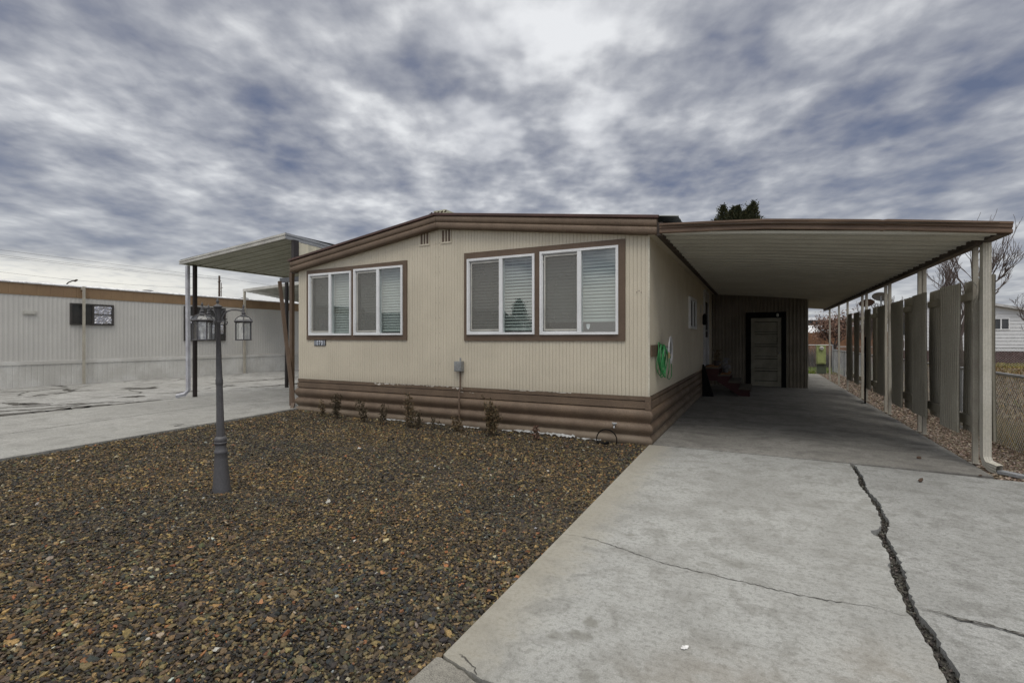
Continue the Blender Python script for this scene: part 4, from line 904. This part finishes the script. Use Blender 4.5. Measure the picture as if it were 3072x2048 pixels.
def lantern(az, hexrot):
    d = Vector((math.cos(az), math.sin(az), 0)); c0 = lp(1.62); R_ = .207; c = lp(1.45)+d*R_; c.z = 1.468
    # arm scroll
    a_ = MB(); arm = [c0+d*.02+Vector((0, 0, .02))]
    P = [(.03, -.04), (.036, .0), (.05, .035), (.075, .062), (.11, .076), (.15, .078), (.19, .072), (.222, .05), (.225, .02)]
    a_.tube([lp(1.60)+d*r+Vector((0, 0, z)) for r, z in P], [.007]*9, 7)
    a_.tube([lp(1.60)+d*r+Vector((0, 0, z)) for r, z in ((.036, -.01), (.052, -.04), (.066, -.055), (.078, -.05), (.078, -.035), (.068, -.032))], .005, 6)
    a_.tube([lp(1.60)+d*r+Vector((0, 0, z)) for r, z in ((.03, .04), (.04, .065), (.055, .075), (.066, .066), (.062, .054))], .005, 6)
    for h in (-.012, -.06): a_.lathe(lp(1.60)+d*.07+Vector((0, 0, h)), [(.003, -.006), (.008, 0), (.003, .006)], 6)
    arm = a_.build('arm', LAMPM, LP, smooth=True)
    # body: hex frame
    f = MB(); n = 6; rim = .087; gl = .074; x, y, z = c
    f.lathe((x, y, z+.095), [(gl, -.008), (rim, -.002), (rim+.005, .005), (rim+.002, .012), (gl*1.1, .014)], 6, hexrot)
    f.lathe((x, y, z-.080), [(gl, 0), (gl+.007, .002), (gl+.007, .010), (gl-.004, .012), (.02, .004)], 6, hexrot)
    for k in range(6):
        a = hexrot+k*math.pi/3; f.bar((x+gl*.97*math.cos(a), y+gl*.97*math.sin(a), z-.075), (x+gl*.97*math.cos(a), y+gl*.97*math.sin(a), z+.095), .008, .008)
        rib_ = [(gl*1.12, .106), (gl*1.0, .124), (gl*.80, .138), (gl*.5, .149), (gl*.28, .153)]
        f.tube([(x+r*math.cos(a), y+r*math.sin(a), z+h) for r, h in rib_], .0035, 5)
    f.lathe((x, y, z+.148), [(.028, 0), (.026, .012), (.014, .02), (.016, .028), (.020, .034), (.013, .042), (.011, .058), (.013, .062), (.008, .075), (.006, .082), (.010, .09), (.009, .098), (.001, .118)], 10)
    fr = f.build('lantern_frame', LAMPM, arm, smooth=False)
    g = MB(); rows = []
    def ring(r, h): return [(x+r*math.cos(hexrot+k*math.pi/3), y+r*math.sin(hexrot+k*math.pi/3), z+h) for k in range(7)]
    g.grid([ring(gl*.96, -.07), ring(gl*.96, .093)]); g.grid([ring(r, h) for r, h in ((gl*1.09, .107), (gl*.97, .123), (gl*.77, .137), (gl*.47, .147), (.026, .151))])
    g.build('lantern_glass', LGLASS, arm)
    b = MB().lathe((x, y, z-.07), [(.012, 0), (.012, .05), (.010, .055), (.018, .075), (.022, .095), (.018, .115), (.004, .125)], 10); b.build('bulb', mat('bulb_%.1f' % az, (.75, .75, .72), .3), arm, smooth=True)
for a_deg, hr in ((24, 31), (144, 40), (264, 1)):
    lantern(TH+R(a_deg), TH+R(hr-90))

# ------------------------------------------------------------------ foundation plants
def shrub(name, x, y, h, wd, n, label, group, seed, fm=LEAFG, dens=1.):
    r = random.Random(seed); t = thing(name, label, 'shrub', (x, y, -.02), group)
    st = MB(); lf = MB()
    for i in range(int(n*1.15)):
        a = r.uniform(0, 6.28); p = Vector((x+r.uniform(-.03, .03), y+r.uniform(-.02, .02), -.03)); lean = r.uniform(.1, .9)*wd; hh = h*r.uniform(.55, 1.0); pts = [p.copy()]
        k = 7; d = Vector((math.cos(a)*lean, min(.05, math.sin(a)*lean*.5), 0))
        for j in range(1, k+1):
            t_ = j/k; pts.append(p+d*(t_**.8)+Vector((r.gauss(0, .008), r.gauss(0, .006), hh*t_)))
        st.tube(pts, [.0045*(1-.6*j/k) for j in range(k+1)], 5)
        for j in range(2, k+1):
            for q_ in range(int(6*dens)):
                c = pts[j]+Vector((r.gauss(0, .022), r.gauss(0, .018), r.gauss(0, .02)))
                st.tube([pts[j], c], .0015, 3, False)
                u = Vector((r.gauss(0, 1), r.gauss(0, 1), r.gauss(-.6, 1))).normalized()*r.uniform(.012, .024); v = u.cross(Vector((r.gauss(0, 1), r.gauss(0, 1), r.gauss(0, 1)))).normalized()*r.uniform(.007, .014)
                lf.add([c-u, c+v, c+u, c-v], [(0, 1, 2, 3)])
    st.build('stems', STEM, t); lf.build('leaves', fm, t)
shrub('rose_bush', -7.02, 6.30, .36, .20, 4, 'sparse withered bush with one curled tan leaf, first from the house left end', 'withered bushes', 11)
shrub('rose_bush', -6.66, 6.30, .50, .16, 8, 'tall dark withered bush near the left end of the skirting', 'withered bushes', 12, LEAFD, 1.4)
shrub('rose_bush', -5.98, 6.25, .40, .16, 6, 'dark bushy withered plant with a leaning side stem, third from the left', 'withered bushes', 13, LEAFD, 1.3)
shrub('rose_bush', -5.60, 6.25, .41, .12, 5, 'slim upright withered bush, fourth from the left', 'withered bushes', 14, LEAFD)
shrub('rose_bush', -5.02, 6.25, .55, .15, 8, 'tallest greenish bush against the skirting left of the conduit', 'withered bushes', 15, LEAFG, 1.3)
shrub('rose_bush', -4.82, 6.28, .28, .14, 4, 'small brown bush just right of the tall greenish one', 'withered bushes', 16, LEAFD)
shrub('rose_bush', -4.13, 6.30, .26, .10, 5, 'low grey-green bush just right of the conduit', 'withered bushes', 17, LEAFG)
shrub('rose_bush', -3.50, 6.22, .56, .24, 15, 'widest and fullest green-brown bush in front of the skirting', 'withered bushes', 18, LEAFG, 1.5)
shrub('rose_bush', -2.80, 6.25, .27, .09, 3, 'tiny reddish dry sprig above the white foam strip', 'withered bushes', 19, RUST)
shrub('rose_bush', -4.55, 6.34, .22, .08, 3, 'short dark drooping sprig left of the conduit', 'withered bushes', 20, LEAFD, .8)
# fallen leaves
def leaf(x, y, z, s, a, curl, m, label='curled orange-brown fallen leaf lying on the gravel', group='fallen leaves on the gravel'):
    o = []; pr = [(-1, 0), (-.6, .45), (-.2, .35), (.0, .7), (.3, .35), (.7, .3), (1, 0), (.7, -.3), (.3, -.4), (0, -.65), (-.25, -.35), (-.6, -.4)]
    ca, sa = math.cos(a), math.sin(a)
    vs = [(x+s*(u*ca-v*sa), y+s*(u*sa+v*ca), z+s*curl*(u*u+v*v)) for u, v in pr]+[(x, y, z)]
    MB().add(vs+[(p[0], p[1], p[2]-.001) for p in vs], [(i, (i+1) % 12, 12) for i in range(12)]+[((i+1) % 12+13, i+13, 25) for i in range(12)]).build('fallen_leaf', m, label=label, category='leaf', group=group)
LF = [(-3.13, 6.10), (-2.32, 6.40), (-2.9, 4.9), (-1.8, 1.75), (-2.35, 1.7), (-5.4, 3.4), (-3.4, 1.95), (-2.0, 2.25), (-3.3, 4.0)]
LFL = ['tan fallen leaf on the gravel just in front of the white foam strip', 'orange-brown fallen leaf against the skirting near the black hose', 'fallen leaf in the middle distance of the gravel, below the widest bush', 'fallen leaf nearest the driveway apron at the bottom of the gravel', 'small fallen leaf low in the gravel, left of the one by the apron', 'fallen leaf on the gravel to the left of the lamp post', 'fallen leaf lowest and farthest left in the foreground gravel', 'fallen leaf on the gravel beside the driveway edge, above the apron', 'fallen leaf alone on the gravel to the right of the lamp post']
for i, (x, y) in enumerate(LF): leaf(x, y, .004, rs.uniform(.018, .028), rs.uniform(0, 6), rs.uniform(.2, .6), LEAFO, LFL[i])
def pebble(x, y, s, m, label):
    c = stones(np.array([[x, y, s*.45]]), np.array([s]), .6, np.array([[.1, .1, .1]]), ICO_V, ICO_F, .12)
    MB().add([tuple(v) for v in c[0]], [tuple(f) for f in c[1]]).build('stone', m, smooth=True, label=label, category='stone')
pebble(-2.30, 2.62, .022, mat('pale_stone', (.50, .42, .24), .6), 'pale cream round stone lying on the dark gravel')
CLOD = mat('brown_clod', (.10, .065, .045), .9)
pebble(1.42, 6.10, .035, CLOD, 'brown clod on the driveway in front of the carport joint')
pebble(1.67, 7.25, .030, CLOD, 'brown clod on the carport floor near the pebble strip')
pebble(2.02, 6.62, .018, CLOD, 'tiny dark stone on the joint near the corner downspout')
leaf(-.30, 2.33, .004, .024, 1., .1, mat('paper', (.7, .7, .7), .8), 'small white scrap lying on the driveway slab', None)

# ------------------------------------------------------------------ right side: chain-link fences
def chainlink(root, a, b, h, pitch, r, z0=0.):
    a = Vector(a); b = Vector(b); d = b-a; Ln = d.length; u = d.normalized(); m = MB(); k = int((Ln+h)/pitch)
    for s in (1, -1):
        for i in range(k+1):
            t0 = -h+i*pitch; t1 = t0+h; za, zb = 0, h
            if t0 < 0: za = -t0; t0 = 0
            if t1 > Ln: zb = h-(t1-Ln); t1 = Ln
            if zb <= za: continue
            if s < 0: za, zb = h-za, h-zb
            m.tube([a+u*t0+Vector((0, 0, z0+za)), a+u*t1+Vector((0, 0, z0+zb))], r, 3, False)
    m.build('wire_mesh', GALV, root)
    MB().tube([a+Vector((0, 0, h+z0+.01)), b+Vector((0, 0, h+z0+.01))], .021, 8).build('top_rail', GALV, root)
    n = int(Ln/3)+1
    for i in range(n+1):
        p = a+u*min(Ln, i*Ln/n); MB().tube([p+Vector((0, 0, -.05)), p+Vector((0, 0, h+z0+.03))], .028, 8).build('fence_post', GALV, root)
CF = thing('chain_link_fence', 'chain-link fence running beside the pebble strip on the right', 'fence', (2.85, 12, 0)); chainlink(CF, (2.87, 4.2, 0), (2.87, 25, 0), .93, .062, .0026)
CF = thing('chain_link_fence', 'far chain-link fence crossing behind the meter pedestal', 'fence', (2, 25, 0)); chainlink(CF, (-2, 25.2, 0), (2.85, 25.2, 0), 1.13, .08, .003)
CF = thing('chain_link_fence', 'low chain-link fence in front of the white house', 'fence', (12, 34, 0)); chainlink(CF, (4, 34, 0), (26, 34, 0), .95, .12, .004)
# meter pedestal
MP = thing('meter_pedestal', 'green electric meter pedestal at the end of the carport', 'electric meter', (2.24, 23.4, 0))
MB().box(2.10, 2.42, 23.3, 23.5, 0, .42).build('base', METERD, MP)
MB().box(2.085, 2.40, 23.22, 23.5, .40, 1.14).box(2.11, 2.38, 23.20, 23.22, .44, .88).box(2.075, 2.41, 23.20, 23.5, 1.13, 1.155).box(2.36, 2.375, 23.185, 23.2, .6, .68).build('cabinet', METER, MP)
m_ = MB(); vs = [];
for r_, yy in ((.075, 23.22), (.075, 23.15), (.06, 23.13), (.0, 23.125)):
    vs.append([(2.25+r_*math.cos(a), yy, 1.035+r_*math.sin(a)) for a in np.linspace(0, 2*math.pi, 17)])
m_.grid(vs).build('dial', METERG, MP, smooth=True)
MB().box(2.20, 2.30, 23.12, 23.124, 1.02, 1.06).build('dial_face', DISH, MP)
# ------------------------------------------------------------------ white house on the right
WY = 38.8
WH = thing('white_house', 'white clapboard house with a low gable roof beyond the yard on the right', 'house', (12, WY, 0))
gz = lambda x: 3.85-.245*abs(x-10.4)
mb = MB(); xs = [5.9, 8, 10.4, 12.5, 14.6]
z = .69; k = 0
def wrow(z, y):
    xa = max(5.9, 10.4-(3.85-z)/.245 if z > gz(5.9) else 5.9); xb = min(14.6, 10.4+(3.85-z)/.245 if z > gz(14.6) else 14.6); return xa, xb
while z < 3.8:
    z1 = min(z+.20, 3.82); a0, b0 = wrow(z, 0); a1, b1 = wrow(z1, 0)
    mb.add([(a0, WY-.03, z), (b0, WY-.03, z), (b1, WY-.004, z1), (a1, WY-.004, z1), (a0, WY, z), (b0, WY, z)], [(0, 1, 2, 3), (0, 4, 5, 1)]); z = z1
mb.add([(5.9, WY, .69), (5.9, WY+14, .69), (5.9, WY+14, gz(5.9)), (5.9, WY, gz(5.9))], [(0, 1, 2, 3)])
mb.build('wall', WSID, WH)
MB().add([(5.9, WY-.01, -.05), (14.6, WY-.01, -.05), (14.6, WY-.01, .69), (5.9, WY-.01, .69), (5.9, WY+14, -.05), (5.9, WY+14, .69)], [(0, 1, 2, 3), (0, 3, 5, 4)]).build('foundation', REDB, WH)
rf = MB()
for x0, x1 in ((5.5, 10.4), (10.4, 15.0)):
    rf.add([(x0, WY-.3, gz(x0)+.02), (x1, WY-.3, gz(x1)+.02), (x1, WY+14, gz(x1)+.02), (x0, WY+14, gz(x0)+.02), (x0, WY-.3, gz(x0)+.16), (x1, WY-.3, gz(x1)+.16), (x1, WY+14, gz(x1)+.16), (x0, WY+14, gz(x0)+.16)], [(0, 1, 2, 3), (4, 7, 6, 5), (0, 4, 5, 1), (1, 5, 6, 2), (2, 6, 7, 3), (3, 7, 4, 0)])
rf.build('roof', mat('pale_roof', (.50, .50, .50), .6), WH)
def hwin(x0, x1, z0, z1):
    f = MB(); t = .06
    f.box(x0, x0+t, WY-.06, WY-.01, z0, z1).box(x1-t, x1, WY-.06, WY-.01, z0, z1).box(x0+t, x1-t, WY-.058, WY-.01, z0, z0+t).box(x0+t, x1-t, WY-.058, WY-.01, z1-t, z1).box((x0+x1)/2-.03, (x0+x1)/2+.03, WY-.055, WY-.01, z0+t, z1-t)
    r_ = f.build('window', WHITEF, WH); MB().box(x0+t, x1-t, WY-.045, WY-.02, z0+t, z1-t).build('pane', mat('house_pane', (.04, .045, .05), .1, bump=0), r_)
hwin(12.36, 13.14, 1.94, 2.65); hwin(8.0, 8.5, 1.6, 2.6)
# ------------------------------------------------------------------ background behind the shed corner
WF = thing('wooden_fence', 'brown board fence at the far end behind the meter pedestal', 'fence', (3, 36, 0))
mb = MB()
for i in range(60):
    x = -2+i*.152; mb.box(x, x+.144, 36+rs.uniform(0, .02), 36.05, -.05, 1.82+rs.uniform(-.02, .02))
mb.build('boards', WOODF, WF)
BB = thing('low_building', 'low dark-fronted building with a pale flat roof behind the board fence', 'building', (2, 44, 0))
MB().box(-4, 9.5, 44, 52, -.05, 2.55).build('wall', mat('dim_wall', (.13, .12, .11), .8), BB)
MB().box(-4.5, 9.9, 43.4, 52.5, 2.85, 3.05).build('roof', TRROOF, BB); MB().box(-4.5, 9.9, 43.42, 43.6, 2.5, 2.849).build('fascia', DARKI, BB)
MB().add([(-4, 40, 1.85), (5.6, 40, 1.85), (5.6, 43.3, 2.45), (-4, 43.3, 2.45), (-4, 40, 1.80), (5.6, 40, 1.80)], [(0, 1, 2, 3), (0, 4, 5, 1)]).build('lean_to_roof', TRROOF, BB)
UB = thing('utility_box', 'small grey utility box on a post behind the far chain-link fence', 'utility box', (1.9, 27, 0))
MB().box(1.75, 2.0, 27, 27.15, 1.2, 1.75).box(1.82, 1.93, 27.02, 27.12, -.05, 1.2).box(1.5, 1.75, 27.02, 27.10, 1.38, 1.45).build('case', GREYM, UB)
HG = MB(); x, y = rng.uniform(1.0, 4.5, 2600), 29+rng.uniform(-.25, .25, 2600)
hx = blades(x, y, rng.uniform(.3, 1.15, 2600), .012, pal(2600, [(3, (.075, .065, .06)), (2, (.10, .07, .05))]), lean=.12)
npmesh('hedge', [hx], GRASS, label='thin leafless grey hedge behind the far chain-link fence', category='hedge')
# satellite dishes
def dish(x, y, z, r, m, label, yaw, tilt):
    t = thing('satellite_dish', label, 'satellite dish', (x, y, 0), None); MB().tube([(x, y, 0), (x, y, z)], .03, 8).build('mast', GREYM, t)
    mt = Matrix.Translation((x, y-.05, z)) @ Matrix.Rotation(R(yaw), 4, 'Z') @ Matrix.Rotation(R(tilt), 4, 'X')
    rows = [[tuple(mt @ Vector((rr_*r*math.cos(a), .16*r*(rr_**2)*-1, rr_*r*.86*math.sin(a)))) for a in np.linspace(0, 2*math.pi, 21)] for rr_ in (0.02, .35, .7, 1.)]
    MB().grid(rows).build('reflector', m, t, smooth=True); MB().tube([tuple(mt @ Vector((0, 0, -.7*r))), tuple(mt @ Vector((0, -.75*r, -.25*r)))], .012, 6).build('feed_arm', GREYM, t)
dish(4.34, 24.0, 3.12, .31, DISH, 'grey satellite dish tilted upward behind the privacy screen', -25, 52)
dish(3.9, 24.3, 2.90, .27, DISHR, 'brownish satellite dish just left of and below the grey one', 10, 50)

# ------------------------------------------------------------------ trees
def bare(name, x, y, h, spread, seed, label, cat='tree', r0=.09, lev=5, leaves=None, nl=0, trunk_h=.25, up=.55, minr=.006, group=None, nb=(3, 4)):
    r = random.Random(seed); t = thing(name, label, cat, (x, y, 0), group); tk = MB(); br = MB(); lf = MB(); tips = []
    def grow(p, d, ln, rad, k):
        n = 4; pts = [p.copy()]; dd = d.copy()
        for i in range(n):
            dd = (dd+Vector((r.gauss(0, .13), r.gauss(0, .13), r.gauss(.05, .08)))).normalized(); p = p+dd*ln/n; pts.append(p.copy())
        (tk if k == 0 else br).tube(pts, [max(minr, rad*(1-.38*i/n)) for i in range(n+1)], 6 if k < 2 else 4, False)
        if k >= lev: tips.append(p); return
        for j in range(r.randint(*nb)):
            i = r.randint(2, n) if k else r.randint(3, n); a = r.uniform(0, 6.28); s = r.uniform(.35, .9)*spread
            nd = (dd*1+Vector((math.cos(a)*s, math.sin(a)*s, up*r.uniform(.2, 1.)))).normalized(); grow(pts[i], nd, ln*r.uniform(.58, .82), max(minr, rad*.58), k+1)
        if k >= lev-1: tips.append(p)
    for q_ in range(1):
        grow(Vector((x, y, -.05)), Vector((r.gauss(0, .05), r.gauss(0, .05), 1)).normalized(), h*trunk_h, r0, 0)
    tk.build('trunk', BARK, t); br.build('branches', BARK2, t)
    if leaves:
        for i in range(nl):
            c = tips[r.randrange(len(tips))]+Vector((r.gauss(0, .25), r.gauss(0, .25), r.gauss(0, .2))); s = r.uniform(.03, .07)
            u = Vector((r.gauss(0, 1), r.gauss(0, 1), r.gauss(0, 1))).normalized()*s; v = u.orthogonal().normalized()*s*.6; lf.add([c-u, c+v, c+u, c-v], [(0, 1, 2, 3)])
        lf.build('leaves', leaves, t)
bare('bare_tree', 7.45, 26.0, 8.0, .75, 31, 'tall leafless tree behind the near end of the privacy screen', r0=.10, minr=.006, lev=5, trunk_h=.26)
bare('bare_tree', 5.6, 26.5, 5.6, .55, 32, 'dense upright leafless tree left of the tall one behind the screen', r0=.06, minr=.006, lev=5, up=1.0, trunk_h=.22)
bare('bare_tree', 4.6, 29.0, 5.2, .6, 36, 'leafless tree behind the satellite dishes', r0=.08, minr=.006, lev=5, up=.9, trunk_h=.22)
bare('bare_tree', 8.6, 22.0, 4.8, 1.0, 33, 'wide spreading leafless tree with branches right of the corner downspout', r0=.05, minr=.0045, lev=5, trunk_h=.24, up=.4, nb=(2, 3))
bare('bare_tree', 3.5, 30.5, 4.6, 1.1, 34, 'low tree holding rusty brown leaves over the board fence', r0=.09, minr=.010, leaves=RUST, nl=2600, trunk_h=.25, up=.25)
bare('bare_tree', 20.5, 58, 6.6, .8, 35, 'distant leafless tree top above the white house roof', r0=.12, minr=.018, trunk_h=.3)
bare('bare_tree', 24, 60, 6.2, .8, 37, 'distant leafless tree above the white house, farthest right', r0=.12, minr=.018, trunk_h=.3)
bare('bare_tree', -44, 42, 6.2, .8, 38, 'far twiggy tree above the trailer roof, left of the far awning post', r0=.12, minr=.02, trunk_h=.3, lev=4)
bare('bare_tree', -50, 54, 6.0, .8, 39, 'far twiggy tree above the trailer roof, near the house corner', r0=.12, minr=.02, trunk_h=.3, lev=4)
bare('bare_tree', -52, 17.6, 6.1, .8, 40, 'far bush with orange leaves over the left end of the trailer roof', r0=.12, minr=.02, trunk_h=.3, lev=4, leaves=LEAFO, nl=500)
def conifer(x, y, tops, label, seed, z0=2., wd=1.4, dens=1.):
    r = random.Random(seed); t = thing('conifer_tree', label, 'tree', (x, y, 0)); fo = MB(); ti = MB(); tr = MB()
    for dx, dy, h, w_ in tops:
        tr.tube([(x+dx*.3, y+dy*.3, -.05), (x+dx, y+dy, h*.6), (x+dx, y+dy, h)], [.14, .08, .01], 6)
        n = int(6200*dens*(h-z0)/7*w_)
        for i in range(n):
            u_ = r.random()**.75; z = z0+(h-z0)*u_; rad = w_*(1-u_)**.75*(.75+.35*mnoise.noise(Vector((z*1.3, seed+dx*3, r.random()*.2))))+.04
            a = r.uniform(0, 6.28); q_ = rad*math.sqrt(r.random())*(1+.28*math.sin(a*5+z*3)); c = Vector((x+dx+q_*math.cos(a), y+dy+q_*math.sin(a), z))
            s = r.uniform(.035, .10); rad *= 1; c = c+Vector((math.cos(a), math.sin(a), .6))*max(0, r.gauss(-.1, .13)); d = Vector((math.cos(a), math.sin(a), r.uniform(.2, 1.6))).normalized()*s; v = d.cross(Vector((r.gauss(0, 1), r.gauss(0, 1), r.gauss(0, 1)))).normalized()*s*.42
            (ti if r.random() < .16 else fo).add([c-d*.6, c+v, c+d, c-v], [(0, 1, 2, 3)])
    tr.build('trunk', BARK, t); fo.build('crown', CONIF, t); ti.build('crown_tips', CONIT, t)
conifer(-1.2, 30, [(-.62, 0, 8.95, 1.25), (-.30, .3, 8.6, 1.2), (-.05, .4, 8.9, 1.3), (.15, .1, 8.85, 1.2), (.45, 0, 8.5, 1.2), (.72, .2, 8.8, 1.25), (.92, .2, 9.0, 1.1), (-1.0, .3, 8.25, 1.2)], 'dark evergreen with several pointed tops above the carport roof', 50, 5.0)
conifer(-3.05, 24, [(0, 0, 6.62, .30), (.2, 0, 6.35, .3)], 'small dark evergreen tip at the right end of the house roof', 51, 4.0)
conifer(-17.2, -22, [(0, 0, 4.6, 2.0), (2.0, .5, 4.0, 1.8), (-1.5, .5, 3.6, 1.6)], 'dark evergreen across the street, mirrored in the front window', 52, .4)
conifer(-9.5, -30, [(0, 0, 3.4, 1.2)], 'small pointed evergreen across the street, mirrored in the right window', 53, .4, dens=.6)
# house across the street (seen mirrored in the glass)
OH = thing('house_across_street', 'low grey house across the street, mirrored in the left windows', 'house', (-30, -26, 0))
MB().box(-42, -24, -34, -26, -.05, 2.8).build('wall', mat('opp_wall', (.3, .3, .28), .7), OH)
MB().add([(-43, -25.2, 2.7), (-23, -25.2, 2.7), (-23, -30, 4.4), (-43, -30, 4.4), (-43, -34.8, 2.7), (-23, -34.8, 2.7)], [(0, 1, 2, 3), (3, 2, 5, 4), (0, 3, 4), (1, 5, 2)]).build('roof', STREETM, OH)

# ------------------------------------------------------------------ utility pole, wires, street light
UP = thing('utility_pole', 'wooden utility pole with crossarms rising behind the trailer roof', 'utility pole', (-56.6, 50, 0))
c_, s_ = math.cos(TH), math.sin(TH)
def wpt(u, v, d):      # helper used once for far things given by direction and distance
    a = (u-1536)/1465; return Vector((a*c_-s_, a*s_+c_, (1017-v)/1465))*d+Vector((0, 0, 1.4))
pp_ = wpt(658, 827, 60); px0, py0, pz0 = pp_; UP.location = (px0, py0, 0)
MB().tube([(px0, py0, -.05), (px0, py0, pz0)], [.15, .11], 8).build('pole', POLEW, UP)
MB().bar((px0-.9, py0+.4, pz0-.7), (px0+.9, py0-.4, pz0-.7), .07, .07).bar((px0-.7, py0+.3, pz0-2.0), (px0+.7, py0-.3, pz0-2.0), .06, .06).build('crossarm', POLEW, UP)
UP2 = thing('utility_pole', 'thinner and farther utility pole just right of the wooden one', 'utility pole', tuple(wpt(664, 846, 90).xy)+(0,))
q_ = wpt(664, 848, 90); MB().tube([(q_.x, q_.y, 0), tuple(q_)], .07, 6).build('pole', POLEW, UP2); MB().bar(tuple(q_+Vector((-1.4, .6, -1))), tuple(q_+Vector((1.4, -.6, -1))), .06, .06).build('crossarm', POLEW, UP2)
def wire(a, b, sag, label, r=.03):
    a, b = Vector(a), Vector(b); MB().tube([a.lerp(b, t)-Vector((0, 0, sag*4*t*(1-t))) for t in np.linspace(0, 1, 16)], r, 4, False).build('overhead_wire', WIRE, label=label, category='wire', group='overhead wires')
wire(wpt(-60, 742, 40), wpt(658, 832, 60), .0, 'highest overhead wire running to the utility pole', .011)
wire(wpt(-60, 757, 40), wpt(655, 836, 60), .1, 'second highest overhead wire running to the utility pole', .010)
wire(wpt(-60, 762, 40), wpt(661, 838, 60), .15, 'third overhead wire, close under the second', .010)
wire(wpt(-60, 808, 45), wpt(658, 866, 60), .35, 'lowest overhead wire just above the trailer roof', .010)
wire(wpt(658, 832, 60), wpt(1000, 880, 80), .1, 'overhead wire running right from the utility pole', .011)
q_ = wpt(196, 857, 50); SLt = thing('street_light', 'curved street light arm above the trailer roof', 'street light', (q_.x, q_.y, 0))
e_ = wpt(228, 841, 50); MB().tube([(q_.x, q_.y, 0), (q_.x, q_.y, q_.z-.3), tuple(q_), tuple(q_.lerp(e_, .3)+Vector((0, 0, .18))), tuple(q_.lerp(e_, .65)+Vector((0, 0, .14))), tuple(e_)], .06, 7).build('arm', BARK, SLt, smooth=True)
MB().bar(tuple(e_-(e_-q_)*.15), tuple(e_+(e_-q_)*.1), .2, .12).build('lamp_head', BARK, SLt)
